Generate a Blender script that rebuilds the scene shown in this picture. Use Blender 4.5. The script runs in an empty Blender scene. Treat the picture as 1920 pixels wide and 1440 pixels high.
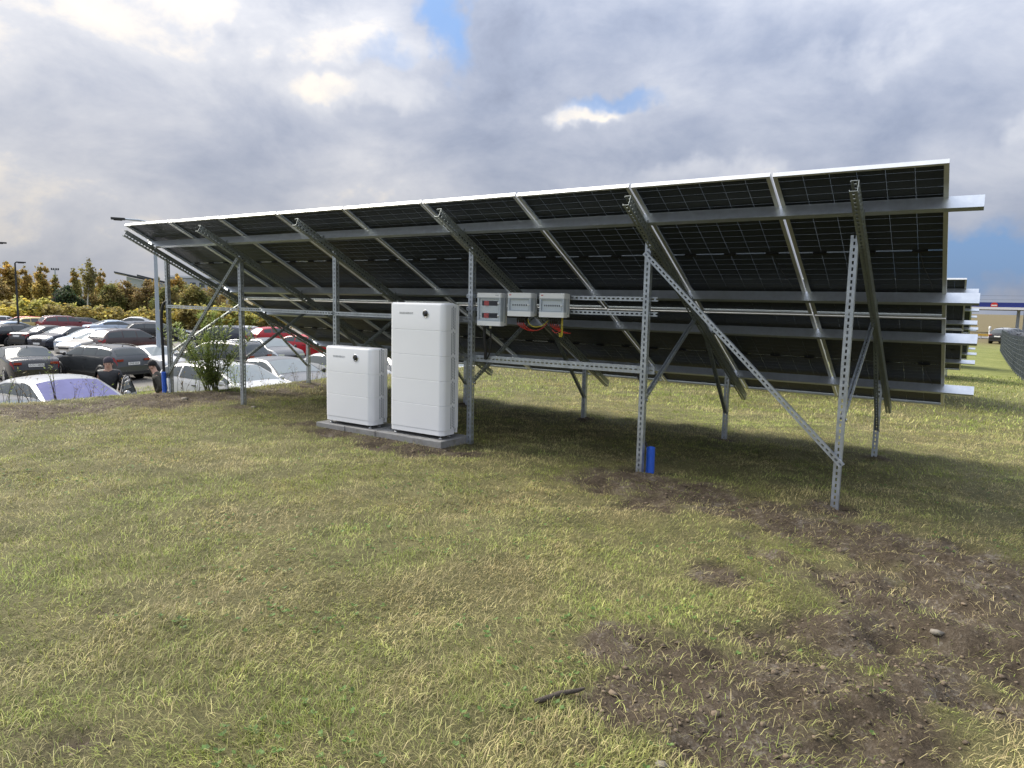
import bpy, math, random
import numpy as np
from mathutils import Matrix, Vector
rng = np.random.default_rng(7); random.seed(7)
SC = bpy.context.scene
COL = SC.collection
rad = math.radians

# ------------------------------------------------------------------ camera
F_PX, PITCH, ROLL, YAW = 1305.3, .1155, .0216, -.5827          # solved from the array's geometry (1920 px wide photo)
CAM = np.array([.2153, -5.5853, 1.5872])
fw = np.array([math.sin(YAW)*math.cos(PITCH), math.cos(YAW)*math.cos(PITCH), -math.sin(PITCH)])
_r = np.array([math.cos(YAW), -math.sin(YAW), 0.]); _u = np.cross(_r, fw)
RT = _r*math.cos(ROLL)+_u*math.sin(ROLL); UP = -_r*math.sin(ROLL)+_u*math.cos(ROLL)
cd = bpy.data.cameras.new('camera'); cam = bpy.data.objects.new('camera', cd); COL.objects.link(cam)
cd.sensor_width = 36; cd.lens = F_PX/1920*36; cd.clip_start = .05; cd.clip_end = 6000
cam.matrix_world = Matrix([[RT[i], UP[i], -fw[i], CAM[i]] for i in range(3)]+[[0, 0, 0, 1]])
SC.camera = cam
SC.cycles.max_bounces = 5; SC.cycles.diffuse_bounces = 2; SC.cycles.glossy_bounces = 3; SC.cycles.transparent_max_bounces = 10; SC.cycles.caustics_reflective = False; SC.cycles.caustics_refractive = False
def ray(x, y): return fw+RT*((x-960)/F_PX)+UP*((720-y)/F_PX)      # a photo pixel's direction
def unit(v): v = np.asarray(v, float); return v/np.linalg.norm(v)

# ------------------------------------------------------------------ exposure, sun, sky
SC.view_settings.view_transform = 'Standard'; SC.view_settings.look = 'None'
SC.view_settings.exposure = 1.88; SC.view_settings.gamma = 1.0; SC.view_settings.use_curve_mapping = False
SUN_EL, SUN_AZ = rad(43), rad(-93)                               # azimuth measured from +Y towards +X
sdir = Vector((math.sin(SUN_AZ)*math.cos(SUN_EL), math.cos(SUN_AZ)*math.cos(SUN_EL), math.sin(SUN_EL)))
sl = bpy.data.lights.new('sun', 'SUN'); sl.energy = 1.8; sl.angle = rad(36); sl.color = (1, .93, .82)
so = bpy.data.objects.new('sun', sl); COL.objects.link(so); so.location = (0, 0, 40)
so.rotation_euler = (-sdir).to_track_quat('-Z', 'Y').to_euler()

class NT:
    """small helper for node trees"""
    def __init__(s, tree): s.t = tree; s.n = tree.nodes; s.l = tree.links; s.n.clear()
    def node(s, typ, ins=None, **kw):
        nd = s.n.new(typ)
        for k, v in kw.items(): setattr(nd, k, v)
        for k, v in (ins or {}).items(): s.put(nd.inputs[k], v)
        return nd
    def put(s, sock, v):
        if isinstance(v, bpy.types.NodeSocket): s.l.new(v, sock)
        else:
            if sock.type == 'RGBA' and hasattr(v, '__len__') and len(v) == 3: v = (*v, 1)
            sock.default_value = v
    def math(s, op, a, b=0., c=0., clamp=False):
        nd = s.node('ShaderNodeMath', {0: a, 1: b, 2: c}, operation=op); nd.use_clamp = clamp; return nd.outputs[0]
    def vec(s, op, a, b=(0, 0, 0)):
        nd = s.node('ShaderNodeVectorMath', {0: a, 1: b}, operation=op)
        return nd.outputs['Value'] if op in ('DOT_PRODUCT', 'LENGTH') else nd.outputs[0]
    def scale(s, a, f):
        nd = s.node('ShaderNodeVectorMath', operation='SCALE'); s.put(nd.inputs[0], a); s.put(nd.inputs['Scale'], f); return nd.outputs[0]
    def mix(s, f, a, b, blend='MIX'):
        nd = s.node('ShaderNodeMix', data_type='RGBA', blend_type=blend)
        s.put(nd.inputs['Factor'], f); s.put(nd.inputs['A'], a) if False else s.put(nd.inputs[6], a); s.put(nd.inputs[7], b)
        return nd.outputs[2]
    def ramp(s, f, stops, interp='LINEAR'):
        nd = s.node('ShaderNodeValToRGB', {'Fac': f}); cr = nd.color_ramp; cr.interpolation = interp
        while len(cr.elements) < len(stops): cr.elements.new(.5)
        for e, (p, c) in zip(cr.elements, stops): e.position = p; e.color = (*c, 1) if len(c) == 3 else c
        return nd.outputs[0]
    def step(s, v, a, b):
        nd = s.node('ShaderNodeMapRange', {'Value': v, 'From Min': a, 'From Max': b}, interpolation_type='SMOOTHSTEP'); return nd.outputs[0]
    def noise(s, v, scale, detail=4., rough=.5, dist=0.):
        nd = s.node('ShaderNodeTexNoise', {'Scale': scale, 'Detail': detail, 'Roughness': rough, 'Distortion': dist})
        if v is not None: s.put(nd.inputs['Vector'], v)
        return nd

W = bpy.data.worlds.new('World'); SC.world = W; W.use_nodes = True
W.cycles.sampling_method = 'MANUAL'; W.cycles.sample_map_resolution = 256
w = NT(W.node_tree)
sky = w.node('ShaderNodeTexSky', sky_type='NISHITA'); sky.sun_disc = False
sky.sun_elevation = SUN_EL; sky.sun_rotation = SUN_AZ
gen = w.node('ShaderNodeTexCoord').outputs['Generated']
d = w.vec('NORMALIZE', gen)
sx = w.node('ShaderNodeSeparateXYZ', {0: d}); el = w.math('MAXIMUM', sx.outputs[2], 0.)
pl = w.vec('MULTIPLY', d, (1., 1., 1.8))
nA = w.noise(pl, 2.1, 6, .52, .2).outputs['Fac']
nB = w.noise(w.vec('ADD', pl, (7.3, 2.1, 4.)), 5.5, 6, .6, .3).outputs['Fac']
nC = w.noise(d, 6., 5, .6).outputs['Color']                       # warp for the edges of single clouds
nD = w.noise(d, 2.6, 3, .5).outputs['Color']
dw = w.vec('ADD', d, w.vec('ADD', w.scale(w.vec('SUBTRACT', nC, (.5, .5, .5)), .20), w.scale(w.vec('SUBTRACT', nD, (.5, .5, .5)), .14)))
def cloud(px, py, ax, ay, soft=.6):
    """mask of one cloud or gap: where it stands in the sky, half width and half height in photo pixels, noisy edge"""
    c = unit(ray(px, py)); a = unit(ray(px+8, py)); b = unit(ray(px, py-8))
    t = unit(a-c); v = unit(b-c)
    df = w.vec('SUBTRACT', dw, tuple(c))
    q = w.node('ShaderNodeCombineXYZ', {0: w.math('MULTIPLY', w.vec('DOT_PRODUCT', df, tuple(t)), F_PX/ax),
                                        1: w.math('MULTIPLY', w.vec('DOT_PRODUCT', df, tuple(v)), F_PX/ay),
                                        2: w.math('MULTIPLY', w.vec('DOT_PRODUCT', df, tuple(c)), 2.)}).outputs[0]
    return w.step(w.vec('LENGTH', q), 1.+soft, 1.-soft)
def total(lst):
    o = None
    for args, k in lst:
        m = w.math('MULTIPLY', cloud(*args), k); o = m if o is None else w.math('ADD', o, m)
    return o
darkness = total([((1250, 95, 330, 75, .8), .55), ((1480, 215, 260, 50, .8), .55), ((880, 200, 200, 120, .9), .25), ((1250, 290, 300, 60, .8), .35), ((560, 250, 240, 90, .9), .15), ((1600, 40, 160, 50, .8), .25)])
lightness = total([((655, 150, 110, 34, .6), 1.0), ((1095, 190, 60, 24, .5), 1.5), ((440, 8, 150, 34, .8), .9), ((720, 40, 90, 50, .7), .7), ((1905, 170, 40, 40, .6), 1.2), ((1370, 315, 120, 26, .8), .8), ((1640, 70, 70, 22, .7), .7), ((1860, 400, 100, 110, .9), .35), ((20, 20, 130, 60, .9), .5), ((230, 360, 150, 60, .9), .3), ((330, 330, 420, 190, .95), .30), ((690, 330, 160, 50, .9), .25), ((1040, 130, 100, 30, .8), .3)])
gaps = total([((844, 50, 28, 62, .7), .85), ((1165, 158, 72, 18, .6), .65), ((1860, 515, 170, 48, .6), 1.1), ((1730, 470, 120, 30, .7), .4), ((700, 70, 50, 16, .7), .35)])
base = w.math('ADD', w.math('MULTIPLY', w.math('SUBTRACT', nA, .5), 1.25), w.math('MULTIPLY', w.math('SUBTRACT', nB, .5), .95))
tone = w.math('ADD', w.math('ADD', base, .56), w.math('SUBTRACT', w.math('MULTIPLY', lightness, .25), w.math('MULTIPLY', darkness, .36)))
ccol = w.ramp(tone, [(.0, (.056, .066, .093)), (.28, (.086, .099, .131)), (.5, (.118, .129, .157)), (.75, (.162, .169, .188)), (1., (.275, .25, .212))])
# the west (left of the photo) is warmer than the east
warm = w.step(w.vec('DOT_PRODUCT', d, tuple(unit((-.95, .25, .2)))), .35, 1.)
ccol = w.mix(w.math('MULTIPLY', warm, .35), ccol, w.mix(1., ccol, (1.07, 1.0, .90), 'MULTIPLY'))
bluesky = w.mix(.7, w.scale(sky.outputs[0], .02), (.062, .112, .21))
allsky = w.mix(w.math('MULTIPLY', gaps, 1., clamp=True), ccol, bluesky)
# overcast skies brighten smoothly from the horizon to the zenith
grad = w.math('MULTIPLY_ADD', el, 1.9, .78)
allsky = w.scale(allsky, grad)
bg = w.node('ShaderNodeBackground', {'Color': allsky, 'Strength': 1.0})
w.l.new(bg.outputs[0], w.node('ShaderNodeOutputWorld').inputs[0])

# ------------------------------------------------------------------ noise in numpy
def _hash(ix, iy, s):
    h = (ix.astype(np.int64)*374761393+iy.astype(np.int64)*668265263+s*2147483647) & 0x7fffffff
    h = ((h ^ (h >> 13))*1274126177) & 0x7fffffff
    return ((h ^ (h >> 16)) & 0xffff)/65535.
def vnoise(x, y, s=0):
    x = np.asarray(x, float); y = np.asarray(y, float)
    ix = np.floor(x); iy = np.floor(y); fx = x-ix; fy = y-iy
    fx = fx*fx*(3-2*fx); fy = fy*fy*(3-2*fy)
    a, b, c, e = _hash(ix, iy, s), _hash(ix+1, iy, s), _hash(ix, iy+1, s), _hash(ix+1, iy+1, s)
    return (a*(1-fx)+b*fx)*(1-fy)+(c*(1-fx)+e*fx)*fy
def fbm(x, y, oct=4, s=0):
    t = 0; a = .5; n = 0
    for i in range(oct): t = t+a*vnoise(x*2**i+17*i, y*2**i-9*i, s+i); n += a; a *= .5
    return t/n
def sstep(v, a, b): t = np.clip((np.asarray(v, float)-a)/(b-a), 0, 1); return t*t*(3-2*t)

# ------------------------------------------------------------------ terrain heights
def crest(Y): return -10.15-.16*np.maximum(0, np.minimum(np.asarray(Y, float), 60)-1.5)+.16*np.maximum(0, -2-np.asarray(Y, float))*.2
def zlot(X): return -1.6-.45*sstep(-np.asarray(X, float), 12, 28)
def zplat(X, Y):
    X = np.asarray(X, float); Y = np.asarray(Y, float)
    return -.0085*np.clip(X, -15, 10)-.0318*np.where(Y < 28, np.maximum(Y, -12), 28+14*(1-np.exp(-(Y-28)/14)))
def zg(X, Y):
    X = np.asarray(X, float); Y = np.asarray(Y, float)
    s = crest(Y)-X+.35*(vnoise(Y*.9, Y*0+.5, 5)-.5)
    t = sstep(s, 0, 2.1)
    return zplat(X, Y)*(1-t)+zlot(X)*t
def ground_at(px, py, n=40):
    r = ray(px, py); t0, t1 = .5, 60.
    for i in range(n):
        t = .5*(t0+t1); p = CAM+r*t
        if p[2] > zplat(p[0], p[1]): t0 = t
        else: t1 = t
    return CAM+r*t1
MUD = [(1170,905,.45,.8),(1300,925,.4,.9),(1230,940,.35,.7),(1400,955,.4,.9),(1500,985,.4,1),(1600,1000,.45,1),(1700,1030,.45,1),(1820,1070,.5,1),(1910,1130,.45,1),(1480,1050,.25,.5),
       (1340,1075,.16,.8),(1600,1090,.3,.7),(1700,1130,.4,1),(1800,1170,.4,1),(1900,1230,.4,1),(1580,1170,.3,.7),(1180,1215,.18,.9),(1300,1250,.22,.9),(1260,1310,.25,.9),(1390,1300,.25,.9),(1340,1370,.25,.9),(1480,1300,.25,.8),
       (1580,1300,.28,1),(1660,1330,.25,.9),(1740,1290,.3,.8),(1500,1400,.22,.8),(1620,1410,.25,.9),(1850,1330,.25,.7),(1420,1180,.22,.5),(1080,1380,.15,.4),
       (30,772,.6,.9),(130,765,.6,.8),(250,757,.6,.8),(340,748,.6,1),(400,743,.6,.8),(520,735,.5,.6),(600,724,.5,.7),(450,765,.3,.5),
       (640,812,.35,.7),(720,828,.35,.8),(800,842,.35,.8),(880,850,.3,.6),(950,830,.3,.3),(1560,955,.25,.8),(1205,885,.2,.8),(560,800,.3,.4),(880,790,.4,.25),
       (220,1130,.12,.4),(620,1370,.1,.4),(170,1360,.2,.3)]
MUDW = [(*ground_at(a, b)[:2], r, k) for a, b, r, k in MUD]+[(x_-.058, y_, .13, .75) for x_ in (-.566, -2.291, -4.327, -6.465, -8.393, -10.228) for y_ in (.565, 3.296)]
def mud(X, Y):
    X = np.asarray(X, float); Y = np.asarray(Y, float)
    wx = X+.35*(fbm(X*2.2, Y*2.2, 3, 11)-.5); wy = Y+.35*(fbm(X*2.2, Y*2.2, 3, 31)-.5)
    m = np.zeros_like(X)
    for cx, cy, r, k in MUDW: m = np.maximum(m, k*np.exp(-(((wx-cx)**2+(wy-cy)**2)/(r*r))*.8))
    g = fbm(X*5., Y*5., 4, 3)
    return np.clip(sstep(m+.75*(g-.5), .20, .55), 0, 1)

# ------------------------------------------------------------------ materials
MATS = {}
def pbr(name, color, rough=.6, metal=0., var=.12, vscale=12., bump=0., bscale=60., spec=.5, coat=0., dirt=None, attr=None):
    """procedural principled material: base colour varied by noise, optional bump and dirt"""
    if name in MATS: return MATS[name]
    m = bpy.data.materials.new(name); m.use_nodes = True; n = NT(m.node_tree)
    tc = n.node('ShaderNodeTexCoord').outputs['Object']
    if attr: col = n.node('ShaderNodeAttribute', attribute_name=attr).outputs['Color']
    else: col = (*color, 1)
    nz = n.noise(tc, vscale, 5, .6).outputs['Fac']
    if var:
        f = n.math('MULTIPLY_ADD', n.math('SUBTRACT', nz, .5), 2*var*1.6, 1.)
        mul = n.node('ShaderNodeCombineXYZ', {0: f, 1: f, 2: f}).outputs[0]
        col = n.mix(1., col, mul, 'MULTIPLY')
    if dirt:
        dn = n.noise(tc, dirt[2], 6, .65).outputs['Fac']
        col = n.mix(n.math('MULTIPLY', n.step(dn, .5, .72), dirt[1]), col, dirt[0])
    b = n.node('ShaderNodeBsdfPrincipled', {'Roughness': n.math('MULTIPLY_ADD', n.math('SUBTRACT', nz, .5), .25, rough, clamp=True), 'Metallic': metal})
    n.put(b.inputs['Base Color'], col); b.inputs['Specular IOR Level'].default_value = spec
    if coat: b.inputs['Coat Weight'].default_value = coat; b.inputs['Coat Roughness'].default_value = .14
    if bump:
        bn = n.noise(tc, bscale, 6, .6).outputs['Fac']
        n.put(b.inputs['Normal'], n.node('ShaderNodeBump', {'Height': bn, 'Strength': bump, 'Distance': .02}).outputs[0])
    n.l.new(b.outputs[0], n.node('ShaderNodeOutputMaterial').inputs[0])
    m.diffuse_color = (*color, 1); MATS[name] = m
    return m
def leafmat(name, tint=(1, 1, 1), trans=.35, rough=.6):
    if name in MATS: return MATS[name]
    m = bpy.data.materials.new(name); m.use_nodes = True; n = NT(m.node_tree)
    col = n.mix(1., n.node('ShaderNodeAttribute', attribute_name='col').outputs['Color'], tint, 'MULTIPLY')
    pb = n.node('ShaderNodeBsdfPrincipled', {'Base Color': col, 'Roughness': rough}); pb.inputs['Specular IOR Level'].default_value = .25
    tr = n.node('ShaderNodeBsdfTranslucent', {'Color': col})
    mx = n.node('ShaderNodeMixShader', {0: trans, 1: pb.outputs[0], 2: tr.outputs[0]})
    n.l.new(mx.outputs[0], n.node('ShaderNodeOutputMaterial').inputs[0]); MATS[name] = m
    return m
def glassmat(name, tint, reflect):
    if name in MATS: return MATS[name]
    m = bpy.data.materials.new(name); m.use_nodes = True; n = NT(m.node_tree)
    fr = n.node('ShaderNodeFresnel', {'IOR': 1.5}).outputs[0]
    mx = n.node('ShaderNodeMixShader', {0: n.math('MULTIPLY_ADD', fr, reflect, .02, clamp=True), 1: n.node('ShaderNodeBsdfTransparent', {'Color': tint}).outputs[0],
                                        2: n.node('ShaderNodeBsdfGlossy', {'Roughness': .05, 'Color': (1, 1, 1)}).outputs[0]})
    n.l.new(mx.outputs[0], n.node('ShaderNodeOutputMaterial').inputs[0]); MATS[name] = m
    return m

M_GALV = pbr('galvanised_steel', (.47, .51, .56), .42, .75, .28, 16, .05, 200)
M_GALV_SHADE = pbr('shaded_galvanised_steel', (.30, .33, .33), .5, .7, .25, 40, .08, 200)  # darker copy of the galvanised steel, underside shade put into its colour
M_ZINC = pbr('zinc_sheet', (.56, .60, .65), .36, .85, .10, 25, .02, 120)
M_ALU = pbr('anodised_aluminium', (.66, .67, .67), .38, .7, .05, 10)
M_CELL = pbr('silicon_cell', (.030, .036, .050), .4, 0, .35, 40, spec=.2)
M_PGLASS = glassmat('panel_glass', (.80, .84, .84), .9)
M_BLACK = pbr('black_plastic', (.014, .014, .015), .45, 0, .1)
M_RUBBER = pbr('black_rubber', (.02, .02, .021), .7, 0, .2, 30)
M_WHITE = pbr('white_powder_coat', (.84, .86, .89), .42, 0, .015, 4, .012, 900)
M_WHITE2 = pbr('light_grey_plastic', (.74, .76, .77), .4, 0, .02, 5)
M_GREYPL = pbr('grey_plastic', (.42, .47, .52), .45, 0, .04, 8)
M_LOGO = pbr('grey_print', (.36, .38, .40), .5)
M_DISPLAY = pbr('black_display', (.012, .013, .015), .08, 0, 0, spec=.6)
M_CHROME = pbr('polished_metal', (.7, .71, .72), .15, 1., .02)
M_VENT = pbr('vent_shadow_grey', (.13, .15, .19), .6)
M_CONC = pbr('concrete_slab', (.27, .27, .265), .9, 0, .2, 14, .4, 90, dirt=((.16, .14, .115), .6, 9))
M_BLUE = pbr('blue_conduit_plastic', (.02, .12, .62), .38, 0, .08, 20)
M_RED = pbr('red_plastic', (.55, .03, .02), .4)
M_YEL = pbr('yellow_insulation', (.55, .45, .03), .45)
M_CLEAR = glassmat('clear_cover', (.95, .97, .98), .3)

# ------------------------------------------------------------------ mesh helpers
class MB:
    def __init__(s): s.v = []; s.f = []; s.sm = []; s.mi = []
    def add(s, vs, fs, smooth=False, mi=0):
        o = len(s.v); s.v += [tuple(map(float, p)) for p in vs]
        for f in fs: s.f.append([o+i for i in f]); s.sm.append(smooth); s.mi.append(mi)
    def box(s, c, size, M=None, mi=0):
        hx, hy, hz = [a/2 for a in size]
        vs = [Vector((x, y, z)) for z in (-hz, hz) for y in (-hy, hy) for x in (-hx, hx)]
        if M is not None: vs = [M @ p for p in vs]
        vs = [p+Vector(c) for p in vs]
        s.add(vs, [(0, 2, 3, 1), (4, 5, 7, 6), (0, 1, 5, 4), (2, 6, 7, 3), (0, 4, 6, 2), (1, 3, 7, 5)], mi=mi)
    def bbox(s, a, b, mi=0): s.box([(p+q)/2 for p, q in zip(a, b)], [abs(q-p) for p, q in zip(a, b)], mi=mi)
    def tube(s, pts, r, n=8, cap=True, mi=0, smooth=True):
        pts = [Vector(p) for p in pts]; m = len(pts)
        rs = r if hasattr(r, '__len__') else [r]*m
        up = None; vs = []
        for i, p in enumerate(pts):
            t = (pts[min(i+1, m-1)]-pts[max(i-1, 0)]).normalized()
            if up is None: up = t.orthogonal().normalized()
            up = (up-t*up.dot(t)); up = up.normalized() if up.length > 1e-6 else t.orthogonal().normalized()
            sd = t.cross(up)
            for k in range(n):
                a = 2*math.pi*k/n; vs.append(p+(up*math.cos(a)+sd*math.sin(a))*rs[i])
        fs = [(i*n+k, i*n+(k+1) % n, (i+1)*n+(k+1) % n, (i+1)*n+k) for i in range(m-1) for k in range(n)]
        s.add(vs, fs, smooth, mi)
        if cap: s.add([vs[k] for k in range(n)][::-1], [list(range(n))], False, mi); s.add(vs[-n:], [list(range(n))], False, mi)
    def lathe(s, prof, n=16, c=(0, 0, 0), axis='z', mi=0, smooth=True):
        vs = []
        for r, h in prof:
            for k in range(n):
                a = 2*math.pi*k/n; x, y = r*math.cos(a), r*math.sin(a)
                q = {'z': (x, y, h), 'y': (x, h, -y), 'x': (h, x, y)}[axis]
                vs.append(tuple(q[i]+c[i] for i in range(3)))
        s.add(vs, [(i*n+k, i*n+(k+1) % n, (i+1)*n+(k+1) % n, (i+1)*n+k) for i in range(len(prof)-1) for k in range(n)], smooth, mi)
    def prism(s, poly, z0, z1, mi=0, smooth=False):
        n = len(poly)
        s.add([(x, y, z0) for x, y in poly]+[(x, y, z1) for x, y in poly], [(k, (k+1) % n, n+(k+1) % n, n+k) for k in range(n)], smooth, mi)
        s.add([(x, y, z1) for x, y in poly], [list(range(n))], False, mi); s.add([(x, y, z0) for x, y in poly], [list(range(n))[::-1]], False, mi)
    def mesh(s, name, mats):
        me = bpy.data.meshes.new(name); me.from_pydata(s.v, [], s.f)
        for m in (mats if isinstance(mats, (list, tuple)) else [mats]): me.materials.append(m)
        me.polygons.foreach_set('use_smooth', s.sm); me.polygons.foreach_set('material_index', s.mi); me.update()
        return me
    def build(s, name, mats, parent=None, **kw):
        return obj(name, s.mesh(name, mats), parent, **kw)
def obj(name, data, parent=None, absolute=False, loc=None, M=None):
    o = bpy.data.objects.new(name, data); COL.objects.link(o)
    if M is not None: o.matrix_local = M
    elif loc is not None: o.location = loc
    if parent is not None:
        o.parent = parent
        if absolute:
            p = parent; off = Vector((0, 0, 0))
            while p: off += p.location; p = p.parent
            o.location = Vector(loc or (0, 0, 0))-off
    return o
def tag(o, label=None, cat=None, group=None, kind=None):
    for k, v in (('label', label), ('category', cat), ('group', group), ('kind', kind)):
        if v: o[k] = v
    return o
def empty(name, loc=(0, 0, 0), rz=0., parent=None, **kw):
    e = bpy.data.objects.new(name, None); COL.objects.link(e); e.location = loc; e.rotation_euler = (0, 0, rz); e.empty_display_size = .2
    if parent: e.parent = parent
    return tag(e, **kw)
def copy_tree(o, parent=None, skip=()):
    c = o.copy(); COL.objects.link(c); c.parent = parent
    for ch in o.children:
        if ch.get('skipcopy'): continue
        copy_tree(ch, c)
    return c
def soup(name, V, T, C, mat, parent=None, smooth=False):
    """fast triangle mesh from arrays with a per-vertex colour"""
    me = bpy.data.meshes.new(name); nv, nt = len(V), len(T)
    me.vertices.add(nv); me.vertices.foreach_set('co', np.ascontiguousarray(V, np.float32).ravel())
    me.loops.add(nt*3); me.loops.foreach_set('vertex_index', np.ascontiguousarray(T, np.int32).ravel())
    me.polygons.add(nt); me.polygons.foreach_set('loop_start', np.arange(0, nt*3, 3, dtype=np.int32))
    me.update(calc_edges=True)
    if C is not None:
        a = me.color_attributes.new('col', 'FLOAT_COLOR', 'POINT')
        a.data.foreach_set('color', np.ascontiguousarray(np.c_[C, np.ones(nv)], np.float32).ravel())
    if smooth: me.polygons.foreach_set('use_smooth', [True]*nt)
    me.materials.append(mat)
    return obj(name, me, parent)
def text_mesh(name, body, size, mat, extrude=.001):
    cu = bpy.data.curves.new(name, 'FONT'); cu.body = body; cu.size = size; cu.extrude = extrude; cu.align_x = 'CENTER'; cu.align_y = 'CENTER'
    cu.resolution_u = 3
    o = bpy.data.objects.new(name+'_curve', cu); COL.objects.link(o)
    me = bpy.data.meshes.new_from_object(o.evaluated_get(bpy.context.evaluated_depsgraph_get()))
    bpy.data.objects.remove(o); me.materials.clear(); me.materials.append(mat); me.name = name
    return me

# ------------------------------------------------------------------ the ground
def axis(dense0, dense1, step, lo, hi, g=1.16):
    a = list(np.arange(dense0, dense1+1e-6, step)); s = step
    while a[-1] < hi: s = min(s*g, 120); a.append(a[-1]+s)
    s = step
    while a[0] > lo: s = min(s*g, 120); a.insert(0, a[0]-s)
    return np.array(a)
gx = axis(-11.6, 2.6, .05, -900, 900); gy = axis(-5.2, 5.2, .05, -60, 2600)
GX, GY = np.meshgrid(gx, gy)
GZ = zg(GX, GY)
near = sstep(np.hypot(GX+4, GY), 26, 10)
MU = mud(GX, GY)*sstep(np.hypot(GX+4, GY), 20, 12)
rough_soil = ((fbm(GX*7, GY*7, 4, 60)-.5)*.13+(fbm(GX*3, GY*3, 2, 66)-.5)*.10)*MU*(1-.6*sstep(-GX, 7.5, 9))+(fbm(GX*2.3, GY*2.3, 3, 70)-.5)*.07
GZ = GZ+near*rough_soil-.012*MU
# a spoil lip along the top of the bank
sb = crest(GY)-GX
GZ = GZ+near*.02*np.exp(-((sb+.15)/.38)**2)*fbm(GX*2.4, GY*2.4, 3, 91)
slabm = sstep(np.maximum(np.abs(GX+5.39)-.98, np.abs(GY-.35)-.26), .22, .02)
GZ = GZ*(1-slabm)+(zplat(GX, GY)-.004)*slabm
ny, nx = GX.shape
V = np.c_[GX.ravel(), GY.ravel(), GZ.ravel()]
ii = (np.arange(ny-1)[:, None]*nx+np.arange(nx-1)[None]).ravel()
T = np.concatenate([np.c_[ii, ii+1, ii+nx+1], np.c_[ii, ii+nx+1, ii+nx]])
lawn = 1-sstep(GY, 60, 85)
far = np.clip(1-near.ravel(), 0, 1)
C = np.c_[MU.ravel(), far, np.clip(lawn.ravel(), 0, 1)]
def ground_material():
    m = bpy.data.materials.new('grassy_soil'); m.use_nodes = True; n = NT(m.node_tree)
    pos = n.node('ShaderNodeNewGeometry').outputs['Position']
    sep = n.node('ShaderNodeSeparateColor', {0: n.node('ShaderNodeAttribute', attribute_name='col').outputs['Color']})
    a = n.noise(pos, 3.2, 8, .68).outputs['Fac']; b = n.noise(pos, 26, 8, .7).outputs['Fac']; c = n.noise(pos, .55, 4, .6).outputs['Fac']
    b2 = n.noise(pos, 75, 6, .75).outputs['Fac']
    soil = n.ramp(n.math('ADD', n.math('MULTIPLY', a, .4), n.math('ADD', n.math('MULTIPLY', b, .3), n.math('MULTIPLY', b2, .3))), [(.36, (.026, .020, .013)), (.45, (.060, .045, .029)), (.53, (.098, .076, .052)), (.61, (.22, .195, .16))])
    b3 = n.noise(pos, 190, 5, .75).outputs['Fac']
    thatch = n.ramp(n.math('ADD', n.math('MULTIPLY', a, .25), n.math('ADD', n.math('MULTIPLY', b2, .35), n.math('MULTIPLY', b3, .4))), [(.36, (.034, .033, .015)), (.46, (.090, .088, .037)), (.55, (.17, .155, .066)), (.66, (.29, .255, .125))])
    fg = n.ramp(n.math('ADD', n.math('MULTIPLY', a, .35), n.math('ADD', n.math('MULTIPLY', b, .3), n.math('MULTIPLY', c, .35))), [(.3, (.085, .10, .028)), (.5, (.18, .20, .055)), (.62, (.26, .26, .09)), (.8, (.31, .28, .13))])
    field = n.ramp(a, [(.3, (.085, .075, .035)), (.55, (.15, .12, .06)), (.8, (.12, .115, .05))])
    col = n.mix(sep.outputs[1], thatch, n.mix(sep.outputs[2], field, fg))
    col = n.mix(sep.outputs[0], col, soil)
    bp = n.node('ShaderNodeBump', {'Height': n.math('ADD', b, n.math('MULTIPLY', b2, .5)), 'Strength': .9, 'Distance': .035}).outputs[0]
    p = n.node('ShaderNodeBsdfPrincipled', {'Base Color': col, 'Roughness': n.math('MULTIPLY_ADD', a, -.35, 1.0), 'Normal': bp}); p.inputs['Specular IOR Level'].default_value = .25
    n.l.new(p.outputs[0], n.node('ShaderNodeOutputMaterial').inputs[0]); return m
tag(soup('ground', V, T, C, ground_material(), smooth=True), kind='structure', label='rough mown grass field with bare soil patches')

# the car park
def lot_material():
    m = bpy.data.materials.new('worn_gravel'); m.use_nodes = True; n = NT(m.node_tree)
    pos = n.node('ShaderNodeNewGeometry').outputs['Position']
    a = n.noise(pos, .5, 6, .6).outputs['Fac']; b = n.noise(pos, 14, 6, .7).outputs['Fac']
    col = n.ramp(n.math('ADD', n.math('MULTIPLY', a, .5), n.math('MULTIPLY', b, .5)), [(.3, (.07, .066, .06)), (.5, (.15, .14, .125)), (.7, (.24, .225, .20))])
    p = n.node('ShaderNodeBsdfPrincipled', {'Base Color': col, 'Roughness': .9, 'Normal': n.node('ShaderNodeBump', {'Height': b, 'Strength': .5, 'Distance': .03}).outputs[0]})
    n.l.new(p.outputs[0], n.node('ShaderNodeOutputMaterial').inputs[0]); return m
b = MB()
lx = np.linspace(-86, -25.5, 40); ly = np.linspace(-30, 62, 50)
vs = [(x+(.5*math.sin(y*.7)+.4*math.sin(y*1.9) if i == len(lx)-1 else 0), y, float(zg(x, y))+.02) for y in ly for i, x in enumerate(lx)]
b.add(vs, [(j*40+i, j*40+i+1, (j+1)*40+i+1, (j+1)*40+i) for j in range(49) for i in range(39)], True)
tag(b.build('parking_lot', lot_material()), kind='structure')

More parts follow.
